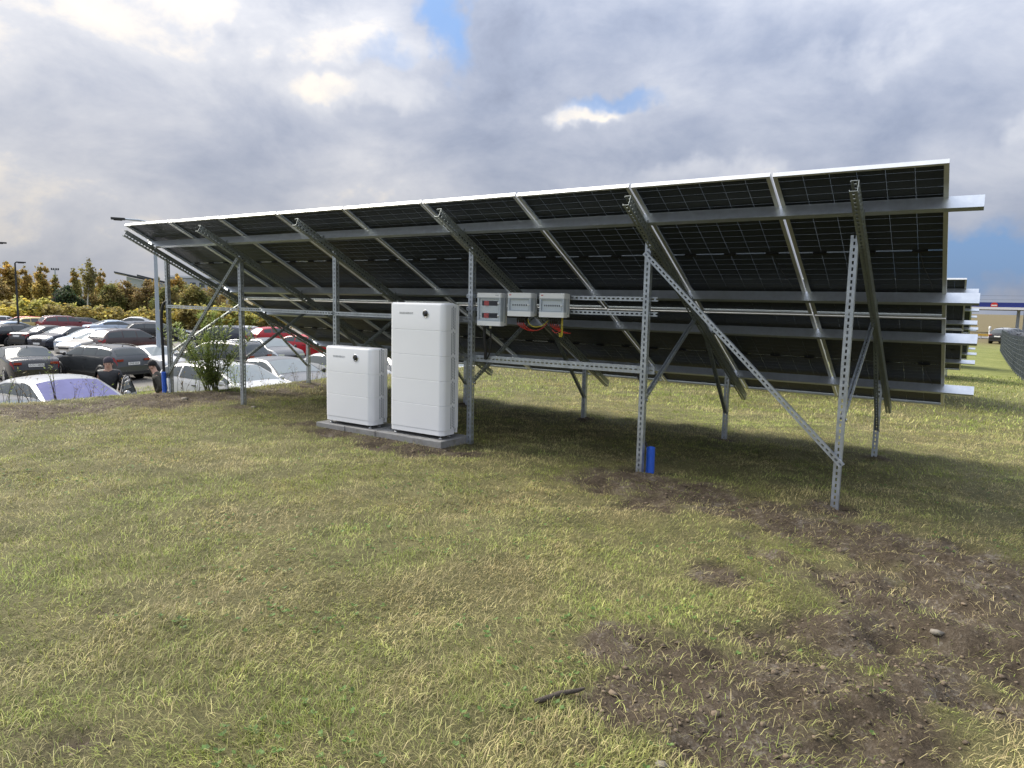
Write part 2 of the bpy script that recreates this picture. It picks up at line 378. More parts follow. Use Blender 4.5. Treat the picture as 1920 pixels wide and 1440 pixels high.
# ------------------------------------------------------------------ slotted steel profiles
TILT, ZT, SXL = .4733, 2.6072, -.003
cT, sT = math.cos(TILT), math.sin(TILT)
def S(X, v, off): return Vector((X, v*cT-off*sT, ZT-v*sT-off*cT+SXL*X))
XR = [-.566, -2.291, -4.327, -6.465, -8.393, -10.228]
def strip(b, L, width, th, M, rows=1, sl=.028, sw=.014, pitch=.05, slots=True):
    """flat bar along local z, width along local x, thickness along y; slots are real holes"""
    def bx(x0, x1, z0, z1): b.box(M @ Vector(((x0+x1)/2, 0, (z0+z1)/2)), (x1-x0, th, z1-z0), M.to_3x3())
    if not slots: bx(-width/2, width/2, 0, L); return
    edges = [-width/2]
    for r in range(rows):
        c = -width/2+width*(r+.5)/rows; edges += [c-sw/2, c+sw/2]
    edges.append(width/2)
    for k in range(0, len(edges), 2): bx(edges[k], edges[k+1], 0, L)
    n = int(L/pitch)
    for r in range(rows):
        x0, x1 = edges[2*r+1], edges[2*r+2]; z = 0.
        for i in range(n+1):
            z1 = i*pitch+pitch/2-sl/2
            if z1 > L: z1 = L
            bx(x0, x1, z, z1); z = min(z1+sl, L)
        if z < L: bx(x0, x1, z, L)
def member(A, B, up, w_=.045, d_=.045, rows=1, wrows=1, web_slots=True, flange_slots=True, lip=True, sl=.028, sw=.014, pitch=.05):
    """slotted C channel from A to B; its closed web faces the direction up"""
    A, B = Vector(A), Vector(B); z = (B-A); L = z.length; z.normalize()
    y = -(Vector(up)-z*Vector(up).dot(z)).normalized(); x = y.cross(z)
    R = Matrix((x, y, z)).transposed().to_4x4(); R.translation = A
    b = MB(); t = .003
    strip(b, L, w_, t, R @ Matrix.Translation((0, -d_/2, 0)), wrows, sl, sw, pitch, web_slots)
    for s in (-1, 1):
        F = R @ Matrix.Translation((s*(w_/2-t/2), t/2, 0)) @ Matrix.Rotation(math.pi/2, 4, 'Z')
        strip(b, L, d_-t, t, F, rows, sl, sw, pitch, flange_slots)
        if lip: b.box(R @ Vector((s*(w_/2-.008), d_/2, L/2)), (.010, t, L), R.to_3x3())
    return b
PH, PWD, GAP = 2.278, 1.134, .0202
# ------------------------------------------------------------------ solar panel meshes (local x along the row, y down the slope, z towards the back)
def panel_meshes():
    f = MB(); W_, L_ = PWD, PH
    for x0, x1 in ((0, .003), (W_-.003, W_)): f.bbox((x0, 0, 0), (x1, L_, .035))
    for y0, y1 in ((0, .003), (L_-.003, L_)): f.bbox((.003, y0, 0), (W_-.003, y1, .035))
    f.bbox((.003, .003, .033), (.031, L_-.003, .035)); f.bbox((W_-.031, .003, .033), (W_-.003, L_-.003, .035))
    f.bbox((.031, .003, .0325), (W_-.031, .021, .0345)); f.bbox((.031, L_-.021, .0325), (W_-.031, L_-.003, .0345))
    fr = f.mesh('frame', M_ALU)
    g = MB(); g.bbox((.004, .004, .0015), (W_-.004, L_-.004, .0045)); gl = g.mesh('glass', M_PGLASS)
    c = MB(); c.bbox((0, 0, 0), (.1792, .0886, .0007)); ce = c.mesh('cell', M_CELL)
    j = MB(); j.box((0, 0, .009), (.11, .028, .018)); j.box((0, 0, .019), (.07, .02, .004)); jb = j.mesh('junction_box', M_BLACK)
    return fr, gl, ce, jb
FR, GL, CE, JB = panel_meshes()
CELLS = []
for half in (0, 1):
    for r in range(12):
        for q in range(6):
            CELLS.append((.0225+q*.1825, (.0165 if half == 0 else PH/2+.009)+r*.0928, .0055))
cg = MB()
for x, y, z in CELLS: cg.bbox((x, y, z), (x+.1792, y+.0886, z+.0007))
CG = cg.mesh('cell_grid', M_CELL)
lead = MB(); lead.tube([(.19, PH/2, .02), (.17, PH/2+.2, .03), (.12, PH/2+.45, .035), (.10, PH/2+.62, .03)], .003, 5); LEAD = lead.mesh('cable_lead', M_BLACK)
ARR = empty('solar_array', (-5.2, 2.0, float(zg(-5.2, 2.0))), label='long tilted solar array nearest the camera, seen from its underside behind the white cabinets', cat='solar array', group='ground mounted solar arrays in rows')
A0 = Vector(ARR.location)
Rp = Matrix(((-1, 0, 0), (0, cT, -sT), (0, -sT, -cT))).to_4x4()
names_rows = ('upper', 'lower')
for k in range(9):
    for row in (0, 1):
        org = S(-k*(PWD+GAP)-GAP*.5, row*(PH+.02), 0)
        M = Matrix.Translation(org-A0) @ Rp
        p = bpy.data.objects.new('solar_panel', None); COL.objects.link(p); p.parent = ARR; p.matrix_local = M; p.empty_display_size = .1
        obj('frame', FR, p); obj('glass', GL, p)
        if k < 2 and row == 0:
            for x, y, z in CELLS: obj('cell', CE, p, loc=(x, y, z))
        else: tag(obj('cell_grid', CG, p), kind='stuff')
        for jx in (.19, PWD/2, PWD-.19): obj('junction_box', JB, p, loc=(jx, PH/2, .0045))
        obj('cable_lead', LEAD, p)
def part(name, b, mat=M_GALV): return b.build(name, mat, ARR, absolute=True)
# purlins: lipped zinc channels across the rafters
for v, xe in ((.40, .205), (1.82, .236), (2.63, .25), (3.94, .27)):
    b = MB(); x0, x1 = -10.36, xe
    def pb(v0, v1, o0, o1):
        c = (S(x0, (v0+v1)/2, (o0+o1)/2)+S(x1, (v0+v1)/2, (o0+o1)/2))/2
        b.box(c, (x1-x0, v1-v0, o1-o0), Matrix(((1, 0, 0), (0, cT, -sT), (0, -sT, -cT))))
    pb(v, v+.0025, .0375, .1355)                      # web
    pb(v+.0025, v+.048, .133, .1355); pb(v+.046, v+.0485, .118, .133)
    pb(v+.0025, v+.048, .0375, .040); pb(v+.046, v+.0485, .040, .054)
    part('purlin', b, M_ZINC)
# panel clamps at the purlins on the panel edges
for k in range(10):
    for v in (.42, 1.84, 2.65, 3.96):
        b = MB(); c = S(-k*(PWD+GAP) if k else -GAP*.5+.018, v, .036); b.box(c, (.035, .04, .014), Matrix(((1, 0, 0), (0, cT, -sT), (0, -sT, -cT))))
        part('clamp', b, M_ALU)
nrm = Vector((0, -sT, -cT))
for X in XR:   # rafters: two channels back to back, 90 mm deep, slotted
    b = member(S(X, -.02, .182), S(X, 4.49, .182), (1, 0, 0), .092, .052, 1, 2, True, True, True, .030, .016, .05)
    part('rafter', b, M_GALV_SHADE)
    for v in (.42, 1.84, 2.65, 3.96):   # bolted cleats that hold the purlin on the rafter
        b = MB(); b.box(S(X+.028, v-.012, .150), (.006, .045, .09), Matrix(((1, 0, 0), (0, cT, -sT), (0, -sT, -cT)))); part('cleat', b, M_GALV_SHADE)
PX = -.058
YT, YS = .565, 3.296
def rafz(Y): return ZT-Y*math.tan(TILT)-.19/cT
for i, X in enumerate(XR):
    x = X+PX; xo = SXL*X
    b = member((x, YT, float(zg(x, YT))-.35), (x, YT, rafz(YT)+.07+xo), (0, -1, 0), .058, .055); part('post', b, M_GALV)
    b = member((x, YS, float(zg(x, YS))-.35), (x, YS, rafz(YS)+.06+xo), (0, -1, 0), .058, .055); part('post', b, M_GALV)
    b = member((x+.006, YT+.02, .715), (x+.030, 1.86, rafz(1.86)+.02+xo), (0, .4, -1), .04, .03); part('brace', b, M_GALV if i in (0, 1) else M_GALV_SHADE)
    b = member((x+.006, YS-.03, .24-.0085*X), (x+.030, 2.22, rafz(2.22)+.03+xo), (0, -.7, -1), .04, .03); part('brace', b, M_GALV_SHADE)
    for yy, zz in ((YT+.03, .70), (YS-.02, .23-.0085*X), (YT+.01, rafz(YT)+xo), (YS, rafz(YS)+xo)):
        bb = MB(); bb.lathe([(0, -.02), (.011, -.02), (.011, .0), (.017, .0), (.017, .004), (0, .004)][::-1], 8, (x+.034, yy, zz), 'x'); part('bolt', bb, M_CHROME)
# long braces along the row at both ends
b = member((XR[1]+PX-.02, YT-.05, 2.075), (XR[0]+PX+.04, YT-.05, .335), (0, -1, .0), .045, .03); part('brace', b, M_GALV)
b = member((XR[4]+PX+.02, YT-.05, 2.13), (XR[5]+PX-.04, YT-.05, .31), (0, -1, .0), .045, .03); part('brace', b, M_GALV_SHADE)
# rails between the tall posts
for k in (5, 4):
    b = member((XR[k]+PX+.02, YT-.035, 1.425), (XR[k-1]+PX-.02, YT-.035, 1.413), (0, -1, 0), .045, .02); part('rail', b, M_GALV)
b = member((XR[3]+PX+.02, YT-.035, 1.412), (XR[2]+PX+.02, YT-.035, 1.405), (0, -1, 0), .045, .02); part('rail', b, M_GALV)
for z in (1.652, 1.512):
    b = member((XR[2]+PX-.10, YT+.045, z+.005), (XR[1]+PX+.09, YT+.045, z), (0, -1, 0), .041, .02); part('rail', b, M_GALV)
b = member((XR[2]+PX-.22, YT+.05, .975), (XR[1]+PX+.09, YT+.05, .985), (0, -1, 0), .072, .03, sl=.03, sw=.014, pitch=.052); part('rail', b, M_GALV)

# ------------------------------------------------------------------ rows behind
for off, lab in (((.03, 11, -.33), 'second solar array, parallel behind the nearest, its panel corner showing past the right edge'),
                 ((.10, 22, -.66), 'third solar array, behind the second, a sliver of panel and purlin tips showing'),
                 ((.08, 33, -.93), 'fourth and farthest solar array, only short purlin tips in view')):
    a = ARR.copy(); COL.objects.link(a); a.location = A0+Vector(off); a['label'] = lab
    for ch in ARR.children:
        c = ch.copy(); COL.objects.link(c); c.parent = a
        cells = False
        for g in ch.children:
            if g.data == CE: cells = True; continue
            q = g.copy(); COL.objects.link(q); q.parent = c
        if cells: tag(obj('cell_grid', CG, c), kind='stuff')

# ------------------------------------------------------------------ battery cabinets
def rrect(x0, x1, y0, y1, rf, rb, n=7):
    pts = []
    for cx, cy, r, a0 in ((x1-rf, y0+rf, rf, -90), (x1-rb, y1-rb, rb, 0), (x0+rb, y1-rb, rb, 90), (x0+rf, y0+rf, rf, 180)):
        for i in range(n+1):
            a = rad(a0+90*i/n); pts.append((cx+r*math.cos(a), cy+r*math.sin(a)))
    return pts
def inset(poly, c, d_):
    out = []
    n = len(poly)
    for i in range(n):
        p0, p1, p2 = Vector(poly[i-1]), Vector(poly[i]), Vector(poly[(i+1) % n])
        t = (p2-p0).normalized(); out.append(tuple(p1+Vector((-t.y, t.x))*d_))
    return out
def cabinet(x0, x1, yf, z0, heights, label, zslab):
    xc = (x0+x1)/2; yb = yf+.262
    e = empty('battery_cabinet', (xc, yf+.13, zslab), label=label, cat='battery', group='battery cabinets on the slab')
    wd = x1-x0
    def P(name, b, mat, par=None):
        o = b.build(name, mat, par or e)
        o.location = (-Vector((xc, yf+.13, zslab)) if par is None else Vector((0, 0, 0))); return o
    z = z0
    core = MB(); core.bbox((x0+.03, yf+.05, z0+.02), (x1-.03, yb-.004, z0+sum(heights)-.02)); P('core', core, M_GREYPL)
    mods = []
    for i, h in enumerate(heights):
        b = MB(); top = i == len(heights)-1
        poly = rrect(x0, x1, yf, yb-.05, .062, .004)
        base_ = rrect(x0, x1, yf, yb-.05, .062, .004)
        rings = [(inset(base_, 0, .003), z+.0006), (base_, z+.0035)]
        if not top: rings += [(base_, z+h-.0035), (inset(base_, 0, .003), z+h-.0006)]
        else: rings += [(base_, z+h-.028), (inset(base_, 0, .003), z+h-.016), (inset(base_, 0, .009), z+h-.007), (inset(base_, 0, .018), z+h-.0015), (inset(base_, 0, .028), z+h)]
        n = len(base_); vs = []
        for ring, zz in rings: vs += [(x, y, zz) for x, y in ring]
        b.add(vs, [(r*n+k, r*n+(k+1) % n, (r+1)*n+(k+1) % n, (r+1)*n+k) for r in range(len(rings)-1) for k in range(n)], True)
        b.add(vs[-n:], [list(range(n))]); b.add(vs[:n], [list(range(n))[::-1]])
        m = P('battery_module' if not top else 'inverter_module', b, M_WHITE); m.data.set_sharp_from_angle(angle=rad(28)); mods.append((m, z, h))
        # perforated side vents: raised cells in staggered columns beside the back edge
        v = MB(); nr = int((h-.03)/.030)
        for c3 in range(3):
            for r_ in range(nr):
                zz = z+.025+r_*.030+(.015 if c3 == 1 else 0); yy = yb-.058-.026*(2-c3)-.012
                o0 = len(v.v); v.lathe([(0, .0016), (.0085, .0016), (.0100, 0)], 8, (x1-.0003, yy, zz), 'x')
                v.v[o0:] = [(a, yy+(bb-yy)*.75, zz+(zc-zz)*1.35) for a, bb, zc in v.v[o0:]]
        tag(P('side_vent', v, M_VENT, m), kind='stuff')
        z += h
    back = MB(); back.bbox((x0-.002, yb-.046, z0+.015), (x1+.002, yb, z-.012)); P('rear_cover', back, M_WHITE)
    pl_ = MB(); pl_.prism(rrect(x0+.004, x1-.004, yf+.003, yb-.055, .058, .004), z0-.052, z0-.0004)
    P('plinth', pl_, M_WHITE)
    leg = MB(); leg.bbox((x1-.03, yb-.03, z0-.04), (x1-.002, yb-.004, z0+.014)); leg.bbox((x0+.002, yb-.03, z0-.04), (x0+.03, yb-.004, z0+.014)); P('rear_skirt', leg, M_WHITE)
    for fx in (x0+.06, x1-.07):
        for fy in (yf+.055, yb-.06):
            b = MB(); b.lathe([(0, .0), (.024, .0), (.024, .008), (.010, .018), (.007, .022), (.007, z0-zslab-.04), (0, z0-zslab-.04)], 12, (fx, fy, zslab+.0005), 'z'); P('levelling_foot', b, M_CHROME)
    topm, tz, th = mods[-1]
    cx = x0+wd*.68; cz = tz+th*.60
    b = MB(); b.lathe([(.0, -.004), (.034, -.004), (.036, 0)], 28, (cx, yf-.0005, cz), 'y'); P('round_display', b, M_DISPLAY)
    b = MB(); b.lathe([(.0345, -.0015), (.0355, -.006), (.042, -.005), (.043, .001)], 28, (cx, yf, cz), 'y'); P('display_ring', b, M_CHROME)
    o = obj('lettering', text_mesh('lettering', 'SIGENERGY', .037, M_LOGO, .0006), e)
    o.matrix_local = Matrix.Translation((x0+wd*.325-xc, -.13-.0016, cz-zslab+.002)) @ Matrix.Rotation(math.pi/2, 4, 'X') @ Matrix.Diagonal((1.05, .8, 1, 1))
    return e
ZS = .102
SL = empty('slab_row', (-5.39, .35, .03), label='row of grey concrete paving slabs carrying the two white cabinets', cat='concrete slab')
for i in range(4):
    b = MB(); x0 = -6.37+i*.489; y0 = .10+.006*((i*7) % 3-1)
    pts = [(x0, y0), (x0+.484, y0), (x0+.484, y0+.495), (x0, y0+.495)]
    ins = [(x0+.006, y0+.006), (x0+.478, y0+.006), (x0+.478, y0+.489), (x0+.006, y0+.489)]
    b.add([(x, y, -.02) for x, y in pts]+[(x, y, ZS-.006) for x, y in pts]+[(x, y, ZS) for x, y in ins], [(k, (k+1) % 4, 4+(k+1) % 4, 4+k) for k in range(4)]+[(4+k, 4+(k+1) % 4, 8+(k+1) % 4, 8+k) for k in range(4)]+[(8, 9, 10, 11)])
    b.build('slab', M_CONC, SL, absolute=True)
cabinet(-5.235, -4.455, .165, ZS+.095, [.27, .27, .27, .27, .295], 'taller white battery cabinet of five stacked modules with round black display', ZS)
cabinet(-6.265, -5.485, .135, ZS+.095, [.27, .27, .30], 'shorter white battery cabinet of three stacked modules beside the taller one', ZS)

# ------------------------------------------------------------------ combiner boxes on the rails
def wire(b, pts, r, n=6):
    pts = [Vector(p) for p in pts]; out = []
    for i in range(len(pts)-1):
        p0, p1, p2, p3 = pts[max(i-1, 0)], pts[i], pts[i+1], pts[min(i+2, len(pts)-1)]
        for k in range(6):
            t = k/6; out.append(.5*((2*p1)+(p2-p0)*t+(2*p0-5*p1+4*p2-p3)*t*t+(3*p1-p0-3*p2+p3)*t**3))
    out.append(pts[-1]); b.tube(out, r, n)
def combiner(x0, x1, z0, z1, label, kind):
    yb = YT+.02; dp = .135; yf = yb-dp
    e = empty('combiner_box', ((x0+x1)/2, yb, z0), label=label, cat='junction box', group='electrical boxes on the rails')
    def P(name, b, mat, par=None):
        o = b.build(name, mat, par or e); 
        o.location = -Vector(e.location) if par is None else (0, 0, 0); return o
    b = MB(); b.prism([(x, y) for x, y in rrect(x0+.006, x1-.006, yf+.02, yb, .01, .01, 3)], z0+.005, z1-.005); P('body', b, M_WHITE2)
    hb = .052 if kind else .048
    b = MB(); b.prism(rrect(x0, x1, yf, yf+.075, .012, .004, 3), z1-hb, z1); P('top_cover', b, M_WHITE2)
    b = MB(); b.prism(rrect(x0, x1, yf, yf+.075, .012, .004, 3), z0, z0+hb); P('bottom_cover', b, M_WHITE2)
    a, c = z0+hb, z1-hb
    b = MB()
    b.bbox((x0+.004, yf+.004, a), (x0+.028, yf+.06, c)); b.bbox((x1-.028, yf+.004, a), (x1-.004, yf+.06, c))
    b.bbox((x0+.028, yf+.004, c-.012), (x1-.028, yf+.06, c)); b.bbox((x0+.028, yf+.004, a), (x1-.028, yf+.06, a+.012)); P('frame', b, M_GREYPL)
    b = MB(); b.bbox((x0+.028, yf+.045, a+.012), (x1-.028, yf+.05, c-.012)); P('inner_panel', b, M_GREYPL if kind else M_GREYPL)
    if kind == 0:
        for zz in (a+(c-a)*.24, a+(c-a)*.76):
            b = MB(); b.bbox((x0+.055, yf+.02, zz-.026), (x1-.05, yf+.0445, zz+.026)); bl = P('isolator', b, M_WHITE2)
            b = MB(); b.bbox((x0+.088, yf+.010, zz-.024), (x0+.148, yf+.0195, zz+.024)); b.bbox((x0+.10, yf+.007, zz-.008), (x0+.136, yf+.0098, zz+.008)); P('red_switch', b, M_RED, bl)
    else:
        b = MB(); b.bbox((x0+.045, yf+.040, a+.035), (x1-.045, yf+.0445, c-.03)); P('dark_recess', b, M_BLACK)
        n = 7 if kind == 1 else 9; w0 = (x1-x0-.10)/n
        for i in range(n):
            b = MB(); xx = x0+.05+i*w0; b.bbox((xx, yf+.022, a+.045), (xx+w0*.9, yf+.0395, c-.04)); br = P('breaker', b, M_WHITE2)
            b = MB(); b.bbox((xx+w0*.25, yf+.016, (a+c)/2-.012), (xx+w0*.65, yf+.0215, (a+c)/2+.004)); P('toggle', b, M_BLACK, br)
            b = MB(); b.bbox((xx+w0*.15, yf+.0205, c-.055), (xx+w0*.75, yf+.0217, c-.046)); P('red_mark', b, M_RED, br)
    b = MB(); b.bbox((x0+.024, yf+.003, a+.005), (x1-.022, yf+.006, c-.005)); P('clear_door', b, M_CLEAR)
    for zz in ((a+(c-a)*.24, a+(c-a)*.76) if kind == 0 else ((a+c)/2,)):
        b = MB(); b.lathe([(0, -.010), (.008, -.010), (.010, -.004), (.010, .003)], 12, (x1-.03, yf+.0025, zz), 'y'); P('lock_knob', b, M_WHITE2)
    b = MB(); b.bbox((x0+.025, yf-.0012, z1-.026), (x0+.05, yf+.004, z1-.018)) if kind else b.bbox((x1-.07, yf-.0012, z1-.028), (x1-.03, yf+.004, z1-.021)); P('print_mark', b, M_RED if kind else M_LOGO)
    # side latch relief
    b = MB(); b.bbox((x1-.0055, yf+.08, z0+.03), (x1-.002, yf+.10, z1-.05)); P('side_rib', b, M_GREYPL)
    ym = (yf+yb)/2+.01
    if kind == 0:
        for xx, r in ((x0+.05, .013), (x0+.13, .008)):
            b = MB(); b.lathe([(0, -.03), (r+.004, -.03), (r+.004, 0), (0, 0)], 10, (xx, ym, z0), 'z'); P('cable_gland', b, M_BLACK if r > .01 else M_WHITE2)
        b = MB(); wire(b, [(x0+.05, ym, z0-.02), (x0+.052, ym, z0-.15), (x0+.05, ym+.03, z0-.28), (x0+.03, ym+.05, z0-.37)], .017, 8); P('cable', b, M_RUBBER)
        b = MB(); wire(b, [(x0+.13, ym, z0-.02), (x0+.13, ym+.01, z0-.15), (x0+.10, ym+.03, z0-.30), (x0+.05, ym+.05, z0-.37)], .008, 6); P('cable', b, M_RUBBER)
    else:
        n = 5 if kind == 1 else 6
        for i in range(n):
            xx = x0+.10+i*.022+(.01 if kind == 2 else 0)
            for yy in (ym-.025, ym+.02):
                b = MB(); b.lathe([(0, -.065), (.007, -.065), (.009, -.035), (.010, -.03), (.010, 0), (0, 0)], 8, (xx, yy, z0), 'z'); P('cable_gland', b, M_BLACK)
            if i < n-1:
                b = MB(); dx = .07+.012*i; wire(b, [(xx, ym-.025, z0-.06), (xx+.01, ym-.028, z0-.085), (xx+.04, ym-.01, z0-.115-.008*i), (xx+dx, ym+.03, z0-.13-.006*i)], .0028, 5); P('wire', b, M_RED)
    return e, ym
combiner(-4.235, -3.925, 1.345, 1.69, 'tall grey combiner box with two red isolator switches behind its clear door', 0)
e2, ym = combiner(-3.845, -3.555, 1.455, 1.695, 'combiner box with a breaker row, between the red-switch box and its twin', 1)
e3, ym = combiner(-3.46, -3.17, 1.455, 1.695, 'right one of the two combiner boxes with breakers, yellow wires hanging below', 2)
def loose(name, pts, r, mat, e):
    b = MB(); wire(b, pts, r, 6); o = b.build(name, mat, e); o.location = -Vector(e.location)
loose('wire', [(-3.62, ym-.02, 1.43), (-3.60, ym-.03, 1.385), (-3.54, ym-.03, 1.352), (-3.45, ym-.02, 1.365), (-3.39, ym, 1.42)], .0035, M_YEL, e2)
loose('wire', [(-3.68, ym-.02, 1.39), (-3.62, ym-.02, 1.335), (-3.53, ym-.02, 1.315), (-3.45, ym-.02, 1.34), (-3.40, ym, 1.39)], .0028, M_RED, e2)
loose('wire', [(-3.70, ym-.02, 1.44), (-3.655, ym-.03, 1.42), (-3.64, ym-.02, 1.37), (-3.68, ym, 1.345)], .006, M_BLACK, e2)
for dx in (0, .008, .016):
    loose('wire', [(-3.225+dx, ym-.02, 1.455), (-3.222+dx, ym-.025, 1.36), (-3.225+dx, ym-.02, 1.275), (-3.25+dx, ym-.01, 1.265), (-3.262+dx, ym, 1.30)], .0024, M_YEL, e3)
loose('wire', [(-3.27, ym-.02, 1.44), (-3.25, ym-.03, 1.41), (-3.28, ym-.02, 1.365), (-3.32, ym, 1.34)], .006, M_BLACK, e3)
loose('wire', [(-3.33, ym-.02, 1.33), (-3.28, ym-.03, 1.30), (-3.23, ym-.02, 1.33), (-3.29, ym, 1.345)], .0028, M_RED, e3)

# ------------------------------------------------------------------ conduits
def corrugated(name, pts_z, x, y, r, label, lean=0.):
    b = MB(); prof = [(r-.004, pts_z[0])]
    z = pts_z[0]; n = int((pts_z[1]-z)/.0105); h = (pts_z[1]-pts_z[0])/n
    for i in range(n): prof += [(r-.004, z+i*h), (r, z+i*h+h*.25), (r, z+i*h+h*.65), (r-.004, z+i*h+h*.9)]
    prof += [(r-.004, pts_z[1]), (r-.008, pts_z[1]), (r-.009, pts_z[1]-.06)]
    b.lathe(prof, 20, (0, 0, 0)); b.add([((r-.009)*math.cos(k*math.pi/8), (r-.009)*math.sin(k*math.pi/8), pts_z[1]-.05) for k in range(16)], [list(range(16))])
    o = b.build(name, M_BLUE, loc=(x, y, 0)); o.rotation_euler = (lean, lean*.5, 0)
    return tag(o, label, 'conduit', 'blue corrugated conduits')
corrugated('conduit_pipe', (-.12, .245), -2.275, .64, .041, 'blue corrugated conduit standing out of the ground beside the slotted post')
corrugated('conduit_pipe', (-.1, .40), XR[5]+PX-.02, .47, .036, 'blue corrugated conduit at the foot of the leftmost tall post, near the bank', .03)
b = MB(); wire(b, [(-2.52, .64, .955), (-2.46, .64, .93), (-2.405, .64, .85), (-2.385, .64, .70), (-2.385, .64, .55), (-2.36, .64, .35), (-2.30, .64, .22)], .012, 8)
tag(b.build('cable', M_RUBBER), 'black cable curving down behind the post above the blue conduit', 'cable')
b = MB(); xx = XR[5]+PX-.05; wire(b, [(xx-.03, .50, .36), (xx-.04, .50, .8), (xx-.05, .5, 1.2), (xx-.03, .52, 1.43), (xx+.03, .56, 1.50), (xx+.06, .6, 1.45)], .022, 8)
tag(b.build('cable', M_RUBBER), 'thick black cable running up the leftmost tall post', 'cable')

# ------------------------------------------------------------------ cars
M_CGLASS = pbr('car_glass', (.055, .065, .066), .06, .0, .05, 3, spec=.6)
M_WSHIELD = pbr('windshield_glass', (.22, .25, .26), .08, .0, .1, 2, spec=.4)  # paler than the side glass: reflected sky is put into the base colour
M_WPURPLE = pbr('purple_tinted_windshield', (.16, .16, .31), .14, .0, .25, 2, spec=.2)
M_TYRE = pbr('tyre_rubber', (.018, .018, .018), .8)
M_RIM = pbr('alloy_rim', (.45, .46, .47), .35, .7)
M_TAIL = pbr('red_tail_lamp', (.26, .012, .014), .15, 0, .1, spec=.7)
M_HEAD = pbr('headlamp', (.62, .66, .70), .12, .3, .2, 40, spec=.8)
M_PLATE = pbr('licence_plate_white', (.75, .76, .75), .4)
M_TRIM = pbr('dark_trim', (.02, .02, .022), .5)
PAINT = dict(black=(.012, .013, .015), navy=(.014, .018, .034), silver=(.36, .375, .39), white=(.56, .57, .58), grey=(.15, .155, .16), darkgrey=(.055, .06, .065), brown=(.055, .035, .032), red=(.42, .012, .02), maroon=(.15, .012, .02),
             yellow=(.52, .43, .16), paleblue=(.42, .50, .60), blue=(.04, .06, .14), beige=(.42, .40, .36), brightred=(.5, .03, .02))
def paint(k): return pbr('paint_'+k, PAINT[k], .24, .10 if k not in ('white', 'red', 'brightred', 'yellow') else 0, .05, 2, coat=.3 if sum(PAINT[k]) > .3 else .5, dirt=((.22, .20, .17), .14 if sum(PAINT[k]) > .3 else .04, 1.5))
CT = {  # length, width, height, roof line (x from rear 0 to front 1, z as share of height), belt, pillars
 'sedan': (4.75, 1.83, 1.46, [(0, .42), (.008, .60), (.03, .705), (.16, .735), (.335, .972), (.46, 1), (.575, .975), (.755, .70), (.93, .615), (.98, .52), (1, .36)], (.16, .335, .575, .755), (.30, .50, .50), (.655, .70)),
 'wagon': (4.68, 1.81, 1.48, [(0, .42), (.008, .62), (.022, .70), (.10, .94), (.28, 1), (.56, .978), (.745, .70), (.93, .615), (.98, .52), (1, .36)], (.022, .10, .56, .745), (.10, .27, .47), (.655, .695)),
 'hatch': (4.15, 1.77, 1.47, [(0, .42), (.010, .62), (.03, .70), (.15, .955), (.35, 1), (.57, .975), (.765, .69), (.935, .61), (.985, .51), (1, .36)], (.03, .15, .57, .765), (.16, .30, .49), (.645, .70)),
 'suv': (4.45, 1.85, 1.66, [(0, .40), (.008, .60), (.022, .665), (.105, .94), (.28, 1), (.56, .98), (.735, .695), (.93, .635), (.982, .55), (1, .36)], (.022, .105, .56, .735), (.11, .28, .47), (.64, .675)),
 'coupe': (4.45, 1.78, 1.34, [(0, .42), (.008, .60), (.03, .69), (.12, .73), (.35, .965), (.46, 1), (.55, .97), (.74, .69), (.93, .60), (.985, .50), (1, .36)], (.12, .35, .55, .74), (.30, .33, .33), (.65, .69))}
